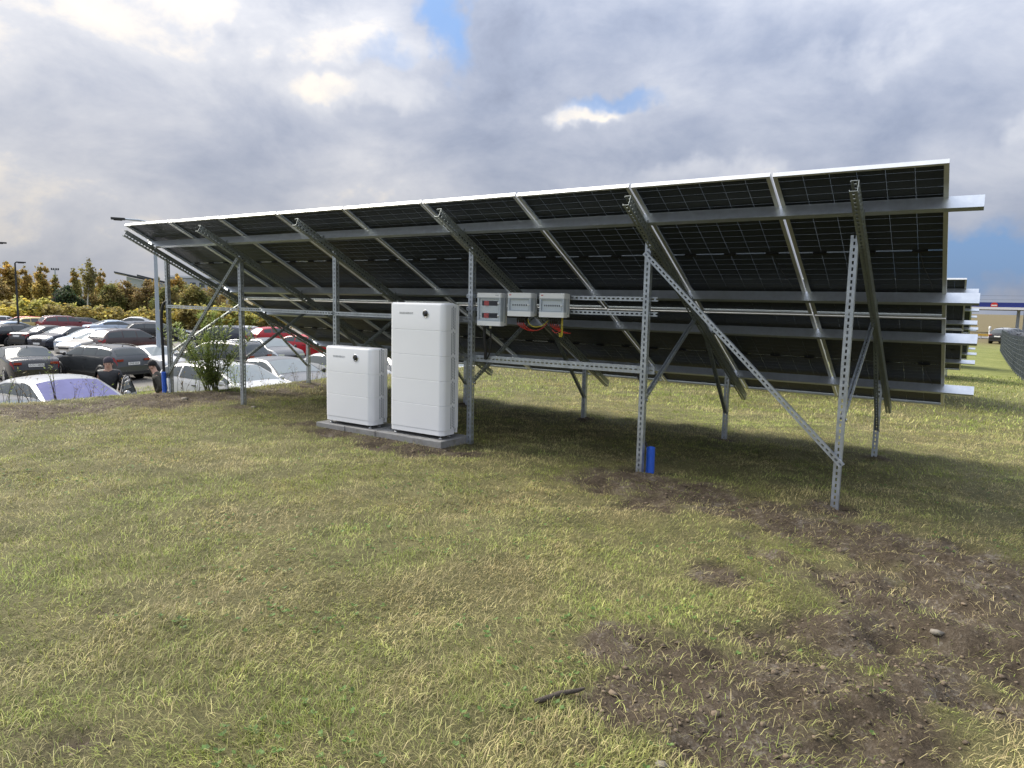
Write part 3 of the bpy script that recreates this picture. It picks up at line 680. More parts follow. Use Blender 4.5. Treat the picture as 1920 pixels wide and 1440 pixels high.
def car_proto(kind):
    L, Wd, H, line, glass, pill, belt = CT[kind]; hw = Wd/2
    xs = np.array([p[0] for p in line]); zs = np.array([p[1] for p in line])
    def top(x):
        k = np.linspace(-.022, .022, 9); return float(np.mean(np.interp(np.clip(x+k*min(1, 30*min(x, 1-x)+.05), 0, 1), xs, zs)))*H
    def hwid(x): e = abs(2*x-1); return hw*(1-.13*e**5-.07*e**16)
    def pt(x, s):
        """s 0 sill, 1 flank, 2 belt, 3 roof edge, 4 centre line"""
        zt = top(x); wq = hwid(x); z3 = zt-.035-.03*sstep(zt/H, .75, 1)
        zb = min((belt[0]+(belt[1]-belt[0])*(1-x))*H, z3-.012)
        zbelt = (belt[0]+(belt[1]-belt[0])*(1-x))*H
        e = abs(2*x-1); z0 = .17+.10*e**10
        wb = wq*.965; f = np.clip((z3-zbelt)/(H-zbelt), 0, 1); w3 = wb*(1-.27*f)-.035*(1-f)
        if s <= 1: y, z = wq*(.935+.065*math.sin(s*math.pi/2)), z0+(.52*H*.62+.12-z0)*s
        elif s <= 2:
            t = s-1; z1 = .52*H*.62+.12; y, z = wq+(wb-wq)*t*t, z1+(zb-z1)*t
        elif s <= 3:
            t = s-2; y, z = wb+(w3-wb)*t-.012*math.sin(math.pi*t)*-1*f, zb+(z3-zb)*t
        else:
            t = s-3; a = t*math.pi/2; y, z = w3*(1-t), z3+(zt-z3)*math.sin(a)**.8
        return np.array([(x-.5)*L, max(y, 0), z])
    S_ = [0, .25, .5, .75, 1, 1.33, 1.66, 2, 2.34, 2.67, 3, 3.12, 3.28, 3.5, 3.75, 4]
    X_ = sorted(set([round(float(x), 4) for x in np.concatenate([np.linspace(0, .04, 6), np.linspace(.04, .96, 44), np.linspace(.96, 1, 6)])]))
    b = MB(); n = len(S_)
    for side in (1, -1):
        vs = []
        for x in X_:
            for s_ in S_: p = pt(x, s_); vs.append((p[0], p[1]*side, p[2]))
        q = [(i*n+k, (i+1)*n+k, (i+1)*n+k+1, i*n+k+1) for i in range(len(X_)-1) for k in range(n-1)]
        b.add(vs, q if side == 1 else [f[::-1] for f in q], True)
    for x, fl in ((0, 1), (1, -1)):
        ring = [pt(x, s_) for s_ in S_]; loop = [(p[0], p[1], p[2]) for p in ring]+[(p[0], -p[1], p[2]) for p in ring[-2::-1]]
        b.add(loop if fl == 1 else loop[::-1], [list(range(len(loop)))])
    root = bpy.data.objects.new('parked_car', None); root.empty_display_size = .5
    parts = []
    def P(name, mb, mat): o = bpy.data.objects.new(name, mb.mesh(name, mat)); parts.append(o); return o
    P('body', b, paint('silver'))
    def patch(name, xa, xb, sa, sb, mat, side=1, nx=8, ns=6, off=.006, across=False, round_=True):
        m = MB(); g = []
        for i in range(nx+1):
            for k in range(ns+1):
                u = i/nx; v = k/ns
                x = xa+(xb-xa)*u
                if across:
                    s_ = sa+(4-sa)*(2*v if v <= .5 else 2-2*v); sd = 1 if v <= .5 else -1
                else: s_ = sa+(sb-sa)*v; sd = side
                p = pt(x, s_); h = 1e-3
                dx = pt(min(x+h, 1), s_)-pt(max(x-h, 0), s_); ds = pt(x, min(s_+h*5, 4))-pt(x, max(s_-h*5, 0))
                nn = np.cross(dx, ds); nn = nn/(np.linalg.norm(nn)+1e-9)
                if nn[1] < 0 and not across: nn = -nn
                if nn[2] < 0 and across: nn = -nn
                p = p+nn*off; g.append((p[0], p[1]*sd, p[2]))
        fs = [(i*(ns+1)+k, (i+1)*(ns+1)+k, (i+1)*(ns+1)+k+1, i*(ns+1)+k+1) for i in range(nx) for k in range(ns)]
        m.add(g, fs if side == 1 else [f[::-1] for f in fs], True); return P(name, m, mat)
    gr0, gr1, gf0, gf1 = glass
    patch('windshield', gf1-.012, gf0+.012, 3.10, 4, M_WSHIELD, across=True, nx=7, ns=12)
    patch('rear_window', gr0+.010, gr1-.010, 3.14, 4, M_CGLASS, across=True, nx=7, ns=12)
    pA, pC, pB = pill[0], pill[1], pill[2]
    for sd in (1, -1):
        patch('side_window', pB+.008, gf1-.035, 2.10, 2.90, M_CGLASS, sd)
        if kind != 'coupe': patch('side_window', max(pC, gr0+.05)+.008, pB-.008, 2.10, 2.90, M_CGLASS, sd)
        if kind in ('wagon', 'suv', 'hatch'): patch('side_window', pA-.02, pC-.008, 2.14, 2.86, M_CGLASS, sd)
        if kind == 'sedan': patch('side_window', gr1-.07, pC-.008, 2.15, 2.80, M_CGLASS, sd)
        patch('sill_trim', .24, .76, .02, .30, M_TRIM, sd, 6, 2)
        patch('tail_lamp', .004, .05, 1.6, 1.95, M_TAIL, sd, 5, 3, .008)
        patch('headlamp', .905, .985, 1.55, 2.02, M_HEAD, sd, 5, 3, .008)
        for xd in (pB, pC+.0 if kind != 'coupe' else .36): patch('door_seam', xd-.0012, xd+.0012, .4, 2.0, M_TRIM, sd, 1, 8, .003)
        m = MB(); m.box(((pB-.5-.05)*L, sd*(hw*.985), belt[0]*H-.09), (.17, .03, .025)); P('door_handle', m, M_CHROME if kind == 'sedan' else M_TRIM)
        m = MB(); mx = (gf1-.055-.5)*L; m.lathe([(.0, -.07), (.05, -.06), (.075, -.01), (.07, .05), (.03, .075), (0, .08)], 10, (mx, sd*(hw+.10), belt[0]*H+.07), 'x'); m.box((mx-.01, sd*(hw+.02), belt[0]*H+.03), (.05, .16, .03)); P('mirror', m, M_TRIM)
        m = MB(); m.box((-L/2+.012, sd*hw*.66, .60*H), (.05, hw*.28, .085)); P('tail_lamp', m, M_TAIL)
        m = MB(); m.box((L/2-.030, sd*hw*.64, .46*H), (.05, hw*.32, .10)); P('headlamp', m, M_HEAD)
        for xw in (-.5+.195, .5-.18):
            wr = .315 if kind != 'suv' else .345
            m = MB(); m.lathe([(0, 0), (wr+.055, 0), (wr+.055, -.10)], 20, (xw*L, 0, 0), 'y'); 
            m.v = [(a, (hw*.985+.008)*1 + (-abs(c2) if c2 else 0), d2) for a, c2, d2 in m.v]
            m.v = [(a, sd*c2, d2+wr+.0) for a, c2, d2 in m.v]; P('wheel_arch', m, M_TRIM)
            m = MB(); prof = [(0, .02), (wr*.66, .022), (wr*.70, .035), (wr*.9, .038), (wr, .02), (wr, -.19), (0, -.19)]
            m.lathe(prof, 20, (xw*L, 0, 0), 'y'); m.v = [(a, sd*(hw*.985+c2), d2+wr) for a, c2, d2 in m.v]; P('wheel', m, M_TYRE)
            m = MB(); m.lathe([(0, .028), (wr*.62, .026), (wr*.68, .034), (wr*.68, .02)], 20, (xw*L, 0, 0), 'y'); m.v = [(a, sd*(hw*.985+c2), d2+wr) for a, c2, d2 in m.v]; P('rim', m, M_RIM)
            for q in range(5):
                a = q*2*math.pi/5+.3; m = MB(); c0 = (xw*L+math.cos(a)*wr*.42, sd*(hw*.985+.0285), wr+math.sin(a)*wr*.42)
                m.box(c0, (wr*.16, .003, wr*.20), Matrix.Rotation(-a, 3, 'Y')); P('rim_opening', m, M_TRIM)
    m = MB(); m.box((-L/2-.006, 0, .50*H if kind != 'sedan' else .545*H), (.02, .52, .115)); P('licence_plate', m, M_PLATE)
    m = MB(); m.box((L/2+.006, 0, .27*H), (.02, .52, .115)); P('licence_plate', m, M_PLATE)
    m = MB(); m.box((L/2-.02, 0, .40*H), (.05, hw*.85, .11)); m.box((L/2-.015, 0, .20*H), (.05, hw*1.2, .10)); P('grille', m, M_TRIM)
    m = MB(); m.box((-L/2+.012, 0, .235*H), (.05, hw*1.5, .10)); P('rear_bumper_trim', m, M_TRIM)
    if kind in ('wagon', 'suv'):
        for sd in (1, -1):
            m = MB(); m.tube([((x-.5)*L, sd*(pt(x, 3.02)[1]-.03), pt(x, 3.1)[2]+(.045 if .14 < x < .52 else .0)) for x in (.12, .15, .25, .35, .45, .52, .55)], .014, 6); P('roof_rail', m, M_CHROME if kind == 'suv' else M_TRIM)
    m = MB(); xa_ = .33 if kind != 'wagon' else .16; m.tube([((xa_-.5)*L, 0, top(xa_)-.01), ((xa_-.5)*L-.05, 0, top(xa_)+.07)], [.022, .006], 6); P('aerial', m, M_TRIM)
    return root, parts
PROTO = {k: car_proto(k) for k in CT}
def car_height(k): return CT[k][2]
def lot_point(px, py, h):
    r = ray(px, py); t0, t1 = 8., 150.
    for i in range(50):
        t = .5*(t0+t1); p = CAM+r*t
        g_ = float(zlot(p[0]))
        if p[2]-h > g_: t0 = t
        else: t1 = t
    return CAM+r*t1
def sit(kind, color, px, py, psi, label, group=None, wmat=None, plate=None, d_extra=0., fixed=None):
    """px, py: where the middle of the roof shows in the photo; psi: heading seen from the camera (0 to the right, 90 away)"""
    root, parts = PROTO[kind]; H = car_height(kind)
    p = lot_point(px, py, H) if fixed is None else np.array(fixed)
    v = unit((ray(px, py)[0], ray(px, py)[1], 0)); rt = np.array([v[1], -v[0], 0])
    hd = rt*math.cos(rad(psi))+v*math.sin(rad(psi)); ang = math.atan2(hd[1], hd[0])
    z = float(zg(p[0], p[1]))+.012+(.02 if p[0] < -25.5 else 0)
    e = empty('parked_car', (p[0], p[1], z), ang, label=label, cat='car', group='cars in the car park')
    ks = {}
    for o in parts:
        if o.name.startswith('rim'): continue
        c = o.copy(); COL.objects.link(c); c.parent = e
        if o.name.startswith('body'): c.material_slots[0].link = 'OBJECT'; c.material_slots[0].material = paint(color)
        if o.name.startswith('mirror') and color in ('silver', 'white', 'red'): c.material_slots[0].link = 'OBJECT'; c.material_slots[0].material = paint(color)
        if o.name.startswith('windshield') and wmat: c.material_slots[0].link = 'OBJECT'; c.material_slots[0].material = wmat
        if o.name.startswith('wheel') and not o.name.startswith('wheel_arch'): ks[o.name] = c
    wheels = [o for o in parts if o.name.startswith('wheel') and not o.name.startswith('wheel_arch')]
    rims = [o for o in parts if o.name.startswith('rim')]
    for i, wo in enumerate(wheels):
        for o in rims[i*6:(i+1)*6]: c = o.copy(); COL.objects.link(c); c.parent = ks[wo.name]
    if plate:
        L = CT[kind][0]; o = obj('plate_lettering', text_mesh('plate_lettering', plate, .10, M_TRIM, .001), e)
        o.matrix_local = Matrix.Translation((-L/2-.0175, 0, (.545 if kind == 'sedan' else .50)*H)) @ Matrix.Rotation(-math.pi/2, 4, 'Z') @ Matrix.Rotation(math.pi/2, 4, 'X') @ Matrix.Diagonal((.92, .95, 1, 1))
    return e
A1 = sit('sedan', 'silver', 108, 704, -66, 'silver sedan with purple tinted windshield and its far front door open, nearest on the left', wmat=M_WPURPLE)
sit('hatch', 'grey', -25, 745, -60, 'dark grey car cut off by the left photo edge, in front of the silver sedan')
sit('wagon', 'white', 432, 680, -52, 'white estate car behind the leafy sapling, front facing the bank')
sit('sedan', 'grey', 524, 669, -58, 'grey sedan with clear windshield just right of the white estate car')
sit('sedan', 'silver', 640, 660, -60, 'silver sedan mostly hidden behind the shorter battery cabinet')
sit('sedan', 'silver', 745, 656, -60, 'silver car glimpsed in the gap between the two cabinets')
sit('hatch', 'white', 868, 668, -60, 'white car whose front corner shows right of the taller cabinet')
sit('sedan', 'black', 42, 648, 100, 'black sedan seen from the rear with legible licence plate, behind the silver sedan', plate='GCH 1480A')
sit('wagon', 'darkgrey', 186, 645, 122, 'dark grey estate car seen from its rear corner, behind the standing man', plate='GWE 4A40')
sit('coupe', 'white', 288, 648, -58, 'low white coupe with its bonnet towards the leftmost tall post')
sit('suv', 'darkgrey', 412, 638, 140, 'dark off-road car behind the sapling, above the white estate car')
sit('sedan', 'grey', 505, 634, -62, 'grey sedan below the brace crossing, in front of the red hatchback')
sit('hatch', 'red', 588, 628, -25, 'red hatchback with pale roof close to the left side of the shorter cabinet')
sit('wagon', 'black', 32, 608, 42, 'black estate car at the left photo edge with one red tail lamp showing')
sit('sedan', 'black', 92, 610, 40, 'black sedan with tail to the camera, second in the middle row from the left')
sit('sedan', 'navy', 128, 612, -138, 'dark navy sedan with headlamps towards the camera in the middle row')
sit('hatch', 'paleblue', 172, 616, -140, 'pale blue hatchback with headlamps towards the camera, right of the navy sedan')
sit('sedan', 'beige', 190, 622, -142, 'beige car whose pale bonnet shows between the pale blue hatchback and brown crossover')
sit('suv', 'brown', 243, 616, 34, 'dark brown crossover in front of the grey lamp pole')
sit('suv', 'blue', 18, 583, 20, 'dark blue off-road car at the far left end of the back row')
sit('hatch', 'white', 5, 592, 25, 'white car at the left photo edge just below the dark blue one')
sit('hatch', 'brightred', 40, 593, 165, 'small bright red car in the back row left of the yellow hatchback')
sit('hatch', 'yellow', 74, 595, 12, 'pale yellow hatchback in the back row')
sit('suv', 'maroon', 124, 592, 18, 'boxy maroon off-road car in the back row')
sit('wagon', 'black', 160, 595, 25, 'black estate car in the back row, right of the maroon one')
sit('sedan', 'paleblue', 214, 600, 18, 'pale blue sedan in the back row, side on')
sit('sedan', 'white', 252, 594, 165, 'white car farthest back, against the yellow bushes')
sit('sedan', 'paleblue', 20, 602, 30, 'pale blue car roof at the left edge above the black estate car')
sit('wagon', 'black', 296, 605, 8, 'black estate car side on with light wheel, behind the grey lamp pole')
sit('suv', 'navy', 410, 611, 160, 'dark off-road car under the slotted rail, left of the white sedan')
sit('sedan', 'white', 466, 611, 38, 'white sedan with tail towards the camera, left of the red hatchback in the back row')
sit('hatch', 'red', 516, 613, 35, 'red hatchback with dark rear window in the back row beside the white sedan')
# the open front door of the silver sedan
L, Wd, H = CT['sedan'][:3]
dr = empty('door', (.255*L-.40, Wd/2-.02, 0), rad(-46), A1)
m = MB(); m.add([(0, 0, .25), (-1.05, 0, .25), (-1.12, .02, .62), (-1.1, .0, .93), (0, 0, .93)], [(0, 1, 2, 3, 4)]); m.add([(0, .05, .25), (-1.05, .05, .25), (-1.12, .07, .62), (-1.1, .05, .93), (0, .05, .93)], [(4, 3, 2, 1, 0)])
m.add([(0, 0, .25), (-1.05, 0, .25), (-1.12, .02, .62), (-1.1, .0, .93), (0, 0, .93), (0, .05, .25), (-1.05, .05, .25), (-1.12, .07, .62), (-1.1, .05, .93), (0, .05, .93)], [(k, 5+k, 5+(k+1) % 5, (k+1) % 5) for k in range(5)])
obj('door_panel', m.mesh('door_panel', paint('silver')), dr)
m = MB(); m.tube([(-.02, .02, .93), (-.50, -.06, 1.28), (-.80, -.09, 1.36), (-1.02, -.09, 1.33), (-1.10, .02, .93)], .018, 6); obj('window_frame', m.mesh('window_frame', M_TRIM), dr)
m = MB(); m.add([(-.04, .02, .93), (-.50, -.06, 1.27), (-.80, -.09, 1.35), (-1.01, -.09, 1.32), (-1.09, .02, .93)], [(0, 1, 2, 3, 4)]); m.add([(-.04, .026, .93), (-.50, -.054, 1.27), (-.80, -.084, 1.35), (-1.01, -.084, 1.32), (-1.09, .026, .93)], [(4, 3, 2, 1, 0)])
obj('door_window', m.mesh('door_window', glassmat('door_glass', (.75, .82, .80), 1.6)), dr)
m = MB(); m.lathe([(.0, -.07), (.05, -.06), (.075, -.01), (.07, .05), (.03, .075), (0, .08)], 10, (-.16, .14, 1.0), 'x'); m.box((-.16, .07, .97), (.05, .12, .03)); obj('mirror', m.mesh('mirror', paint('silver')), dr)

# ------------------------------------------------------------------ people
def person(px, py, height, face_psi, label, jacket, trousers, hat, crouch=False):
    p = lot_point(px, py, height)
    v = unit((ray(px, py)[0], ray(px, py)[1], 0)); rt = np.array([v[1], -v[0], 0])
    hd = rt*math.cos(rad(face_psi))+v*math.sin(rad(face_psi))
    e = empty('person', (p[0], p[1], float(zg(p[0], p[1]))+.005), math.atan2(hd[1], hd[0]), label=label, cat='person')
    def skin(name, verts, edges, radii, mat, sub=1):
        me = bpy.data.meshes.new(name); me.from_pydata(verts, edges, [])
        o = bpy.data.objects.new(name, me); COL.objects.link(o)
        sk = o.modifiers.new('skin', 'SKIN'); sk.use_smooth_shade = True
        for i, r_ in enumerate(radii): me.skin_vertices[0].data[i].radius = (r_, r_) if not hasattr(r_, '__len__') else r_
        me.skin_vertices[0].data[0].use_root = True
        sb_ = o.modifiers.new('sub', 'SUBSURF'); sb_.levels = sub; sb_.render_levels = sub
        dg = bpy.context.evaluated_depsgraph_get(); m2 = bpy.data.meshes.new_from_object(o.evaluated_get(dg)); bpy.data.objects.remove(o)
        m2.materials.clear(); m2.materials.append(mat); m2.name = name
        for pl_ in m2.polygons: pl_.use_smooth = True
        return obj(name, m2, e)
    k = height/1.78; lean = .16 if crouch else 0.
    SK = pbr('skin', (.50, .30, .22), .55)
    def q(x, y, z): return (x*k+lean*max(0, z-.95)*1.6, y*k, z*k)
    # one continuous figure: pelvis, spine, neck, head, arms with hands, legs with feet
    vs = [q(0, 0, .95), q(0, 0, 1.15), q(.01, 0, 1.38), q(.015, 0, 1.50), q(.03, 0, 1.60), q(.035, 0, 1.70)]; ra = [.11, .10, .10, .055, .085, .075]
    ed = [(0, 1), (1, 2), (2, 3), (3, 4), (4, 5)]
    def chain(start, pts, rs):
        i = start
        for p_, r_ in zip(pts, rs): vs.append(q(*p_)); ra.append(r_); ed.append((i, len(vs)-1)); i = len(vs)-1
        return i
    for s_ in (1, -1):
        chain(0, [(0, .10*s_, .88), (.02, .11*s_, .50), (0, .11*s_, .09), (.14, .12*s_, .035)], [.085, .06, .042, .035])
        h_ = chain(2, [(0, .19*s_, 1.42), (-.03, .26*s_, 1.14), (.13, .22*s_, .95), (.20, .19*s_, .90)], [.05, .04, .03, .028])
        for f_ in range(4): chain(h_, [(.255, (.165+.016*f_)*s_, .885-.004*f_), (.285, (.163+.016*f_)*s_, .865-.004*f_)], [.009, .007])
        chain(h_, [(.225, .155*s_, .915), (.25, .145*s_, .905)], [.010, .008])
    chain(4, [(.115, 0, 1.605)], [.016])
    skin('body', vs, ed, [(a*k, b_*k) if not isinstance(a, float) else a*k for a, b_ in [(r_ if hasattr(r_, '__len__') else (r_, r_)) for r_ in ra]] if False else [(tuple(c*k for c in r_) if hasattr(r_, '__len__') else r_*k) for r_ in ra], SK)
    vs2 = [q(0, 0, .90), q(0, 0, 1.15), q(.01, 0, 1.36), q(.015, 0, 1.50)]; r2 = [.175, .175, .18, .08]; e2 = [(0, 1), (1, 2), (2, 3)]
    for s_ in (1, -1):
        i = 2
        for p_, r_ in zip([(0, .20*s_, 1.41), (-.03, .27*s_, 1.14), (.12, .225*s_, .965)], [.085, .07, .05]): vs2.append(q(*p_)); r2.append(r_); e2.append((i, len(vs2)-1)); i = len(vs2)-1
    skin('jacket', vs2, e2, [(tuple(c*k for c in r_) if hasattr(r_, '__len__') else r_*k) for r_ in r2], jacket)
    vs3 = [q(0, 0, .95)]; r3 = [.15]; e3 = []
    for s_ in (1, -1):
        i = 0
        for p_, r_ in zip([(0, .10*s_, .86), (.02, .11*s_, .50), (0, .11*s_, .10)], [.10, .075, .062]): vs3.append(q(*p_)); r3.append(r_); e3.append((i, len(vs3)-1)); i = len(vs3)-1
    skin('trousers', vs3, e3, [(tuple(c*k for c in r_) if hasattr(r_, '__len__') else r_*k) for r_ in r3], trousers)
    hx, hy, hz = q(.035, 0, 1.66)
    b = MB(); b.lathe([(.105*k, .0), (.108*k, .03*k), (.10*k, .075*k), (.07*k, .115*k), (.03*k, .135*k), (0, .14*k)], 14, (hx-.012, 0, hz+.0), 'z')
    if crouch: b.box((hx+.12*k, 0, hz+.015*k), (.10*k, .13*k, .012*k))
    obj('beanie' if not crouch else 'cap', b.mesh('hat', hat), e)
    for s_ in (1, -1):
        b = MB(); b.lathe([(0, -.008), (.010, -.004), (.011, .004), (0, .008)], 8, (hx+.082*k, .033*k*s_, hz-.035*k), 'x'); obj('eye', b.mesh('eye', M_BLACK), e)
        b = MB(); b.lathe([(0, -.014), (.028, -.008), (.030, .004), (0, .012)], 8, (hx-.005, .087*k*s_, hz-.045*k), 'y'); obj('ear', b.mesh('ear', SK), e)
        b = MB(); b.box((.05*k, .115*k*s_, .045*k), (.27*k, .10*k, .09*k)); obj('shoe', b.mesh('shoe', M_BLACK), e)
    b = MB(); b.box((hx+.088*k, 0, hz-.105*k), (.012, .045, .010)); obj('mouth', b.mesh('mouth', pbr('lip', (.35, .14, .12), .5)), e)
    return e
J1 = pbr('black_padded_jacket', (.018, .019, .022), .55, 0, .3, 9, .6, 14); J2 = pbr('camouflage_jacket', (.045, .042, .032), .8, 0, .9, 14)
person(203, 670, 1.80, -100, 'man in black padded jacket and dark beanie standing behind the open car door', J1, pbr('dark_jeans', (.02, .022, .03), .8), pbr('dark_knit', (.05, .045, .06), .9))
person(303, 676, 1.70, 175, 'person in dark mottled jacket and black cap beside the leftmost tall post, facing left', J2, J2, pbr('black_cloth', (.012, .012, .013), .9), True)

# ------------------------------------------------------------------ trees and bushes
def leaf_cloud(n, shape, size, palette, seed, droop=0.):
    """n small leaf-clump faces spread through the volume of several overlapping lobes"""
    r = np.random.default_rng(seed); pts = []
    lob = shape(r)
    per = np.array([l[3]*l[4]*l[5] for l in lob])**.75; per = (per/per.sum()*n).astype(int)
    cols = []; pal = np.array(palette)
    for l, m_ in zip(lob, per):
        d_ = r.normal(size=(m_, 3)); d_ /= np.linalg.norm(d_, axis=1)[:, None]; d_ *= (r.random((m_, 1))**.45)*(1+.45*np.abs(r.normal(size=(m_, 1)))*(r.random((m_, 1)) < .35))
        q = d_*np.array(l[3:6])+np.array(l[:3]); pts.append(q)
        c0 = pal[r.integers(len(pal))]*r.uniform(.75, 1.25); cols.append(np.clip(c0*r.uniform(.6, 1.4, (m_, 1))+r.normal(0, .008, (m_, 3)), .005, .9))
    P_ = np.concatenate(pts); C_ = np.concatenate(cols); m_ = len(P_)
    P_[:, 2] -= droop*r.random(m_)*np.hypot(P_[:, 0], P_[:, 1])
    u_ = r.normal(size=(m_, 3)); u_[:, 2] = np.abs(u_[:, 2])*(-.5 if droop else .5); u_ /= np.linalg.norm(u_, axis=1)[:, None]
    v_ = np.cross(u_, r.normal(size=(m_, 3))); v_ /= np.linalg.norm(v_, axis=1)[:, None]+1e-9
    s_ = size*r.uniform(.5, 1.3, (m_, 1)); a = u_*s_; b_ = v_*s_*.45
    V_ = np.stack([P_-a*.5, P_+b_, P_+a*.6, P_-b_*.9], 1).reshape(-1, 3)
    i4 = np.arange(m_)*4; T_ = np.concatenate([np.c_[i4, i4+1, i4+2], np.c_[i4, i4+2, i4+3]])
    return V_, T_, np.repeat(C_, 4, 0)
def lobes(h0, h1, rad_, n, rz=.8, lean=0.):
    def f(r):
        out = []
        for i in range(n):
            t = (i+.5)/n; z = h0+(h1-h0)*t; w_ = rad_*(math.sin(math.pi*min(1, .18+t*.8))**.7)
            for k in range(6 if w_ > rad_*.5 else 3):
                a = r.uniform(0, 6.28); rr = w_*r.uniform(.15, .75); s_ = w_*r.uniform(.24, .5)
                out.append((math.cos(a)*rr+lean*z, math.sin(a)*rr, z+r.uniform(-.3, .3), s_, s_, s_*rz*r.uniform(.7, 1.3)))
        return out
    return f
def trunk_mesh(name, h, r0, mat, nl, crown_r, seed, lean=0., h0=.3):
    r = np.random.default_rng(seed); b = MB()
    pts = [(lean*z+.05*math.sin(z*1.3+seed), .05*math.cos(z*1.1), z) for z in np.linspace(-.2, h*.97, 9)]; b.tube(pts, [r0*(1-.93*i/8) for i in range(9)], 7)
    for i in range(nl):
        t = r.uniform(h0, .9); z = h*t; a = r.uniform(0, 6.28); ln = crown_r*r.uniform(.5, 1.)*(1.15-t*.7)
        p0 = Vector((lean*z, 0, z)); p1 = p0+Vector((math.cos(a)*ln*.5, math.sin(a)*ln*.5, ln*.35)); p2 = p0+Vector((math.cos(a)*ln, math.sin(a)*ln, ln*.55))
        b.tube([p0, p1, p2], [r0*.35*(1-t*.7), r0*.2*(1-t*.7), .01], 5)
    return b.mesh(name, mat)
M_LEAF = leafmat('leaves', (1.3, 1.35, 1.3), .5)
M_BIRCH = pbr('birch_bark', (.50, .48, .44), .8, 0, .35, 5, dirt=((.05, .05, .05), .8, 6)); M_BARK = pbr('bark', (.10, .08, .06), .9, 0, .3, 8, .5, 20)
ORANGE = [(.34, .235, .075), (.29, .20, .07), (.37, .27, .09), (.23, .19, .07)]; OLIVE = [(.15, .145, .05), (.20, .17, .06), (.13, .135, .045), (.24, .19, .075)]
YELLOW = [(.42, .33, .07), (.36, .28, .06), (.27, .25, .08), (.45, .36, .09)]; DARK = [(.055, .075, .045), (.075, .095, .05), (.045, .06, .04)]; BROWN = [(.20, .15, .07), (.25, .18, .08), (.16, .13, .06)]
KIND = {}
def tree_kind(key, n, h, r_, size, pal, nlobe, bark, r0, seed, lean=0., h0=.15, droop=0., sparse=1.):
    V_, T_, C_ = leaf_cloud(int(n*sparse), lobes(h*h0, h*.96, r_, nlobe, .9, lean), size, pal, seed, droop)
    o = soup('crown_src', V_, T_, C_, M_LEAF); me = o.data; bpy.data.objects.remove(o); me.name = 'crown'
    KIND[key] = (me, trunk_mesh('trunk', h, r0, bark, 16, r_*.9, seed, lean, h0), h)
tree_kind('birch', 8840, 9.5, 1.7, 0.286, ORANGE, 9, M_BIRCH, .13, 1, .03, .12, .25)
tree_kind('birch2', 7820, 9.5, 1.6, 0.286, [(.28, .22, .07), (.21, .19, .07), (.33, .22, .07)], 9, M_BIRCH, .12, 2, -.04, .14, .25)
tree_kind('bare', 1100, 10.5, 1.5, .34, [(.20, .17, .06), (.16, .14, .06)], 8, M_BIRCH, .13, 3, -.10, .45, .3)
tree_kind('oak', 11900, 7., 3.1, 0.306, OLIVE, 5, M_BARK, .2, 4, 0, .12)
tree_kind('oak2', 11050, 7., 3.0, 0.306, BROWN, 5, M_BARK, .2, 5, 0, .12)
tree_kind('dark', 10200, 5.5, 2.2, 0.272, DARK, 5, M_BARK, .15, 6, 0, .05)
tree_kind('orange', 8500, 8., 2.1, 0.286, [(.40, .25, .07), (.36, .26, .09), (.42, .30, .10)], 6, M_BARK, .13, 7, 0, .15)
tree_kind('bush', 3200, 3.0, 2.0, .32, YELLOW, 3, M_BARK, .06, 8, 0, .04)
tree_kind('bush2', 3000, 2.6, 2.1, .30, [(.34, .25, .07), (.26, .21, .08), (.31, .27, .09)], 3, M_BARK, .06, 9, 0, .04)
def plant(key, px, pytop, dist, label, cat, name, group, fat=1.):
    me, tr, h = KIND[key]; dist *= 1.24
    r = ray(px, pytop); r = r/math.hypot(r[0], r[1]); P_ = CAM+r*dist
    z0 = float(zg(P_[0], P_[1])); s_ = (P_[2]-z0)/h
    e = empty(name, (P_[0], P_[1], z0), random.uniform(0, 6.28) if key not in ('bare',) else -1.0, label=label, cat=cat, group=group)
    e.scale = (s_*fat, s_*fat, s_)
    obj('trunk' if name != 'bush' else 'stem', tr, e); obj('crown' if name != 'bush' else 'foliage', me, e)
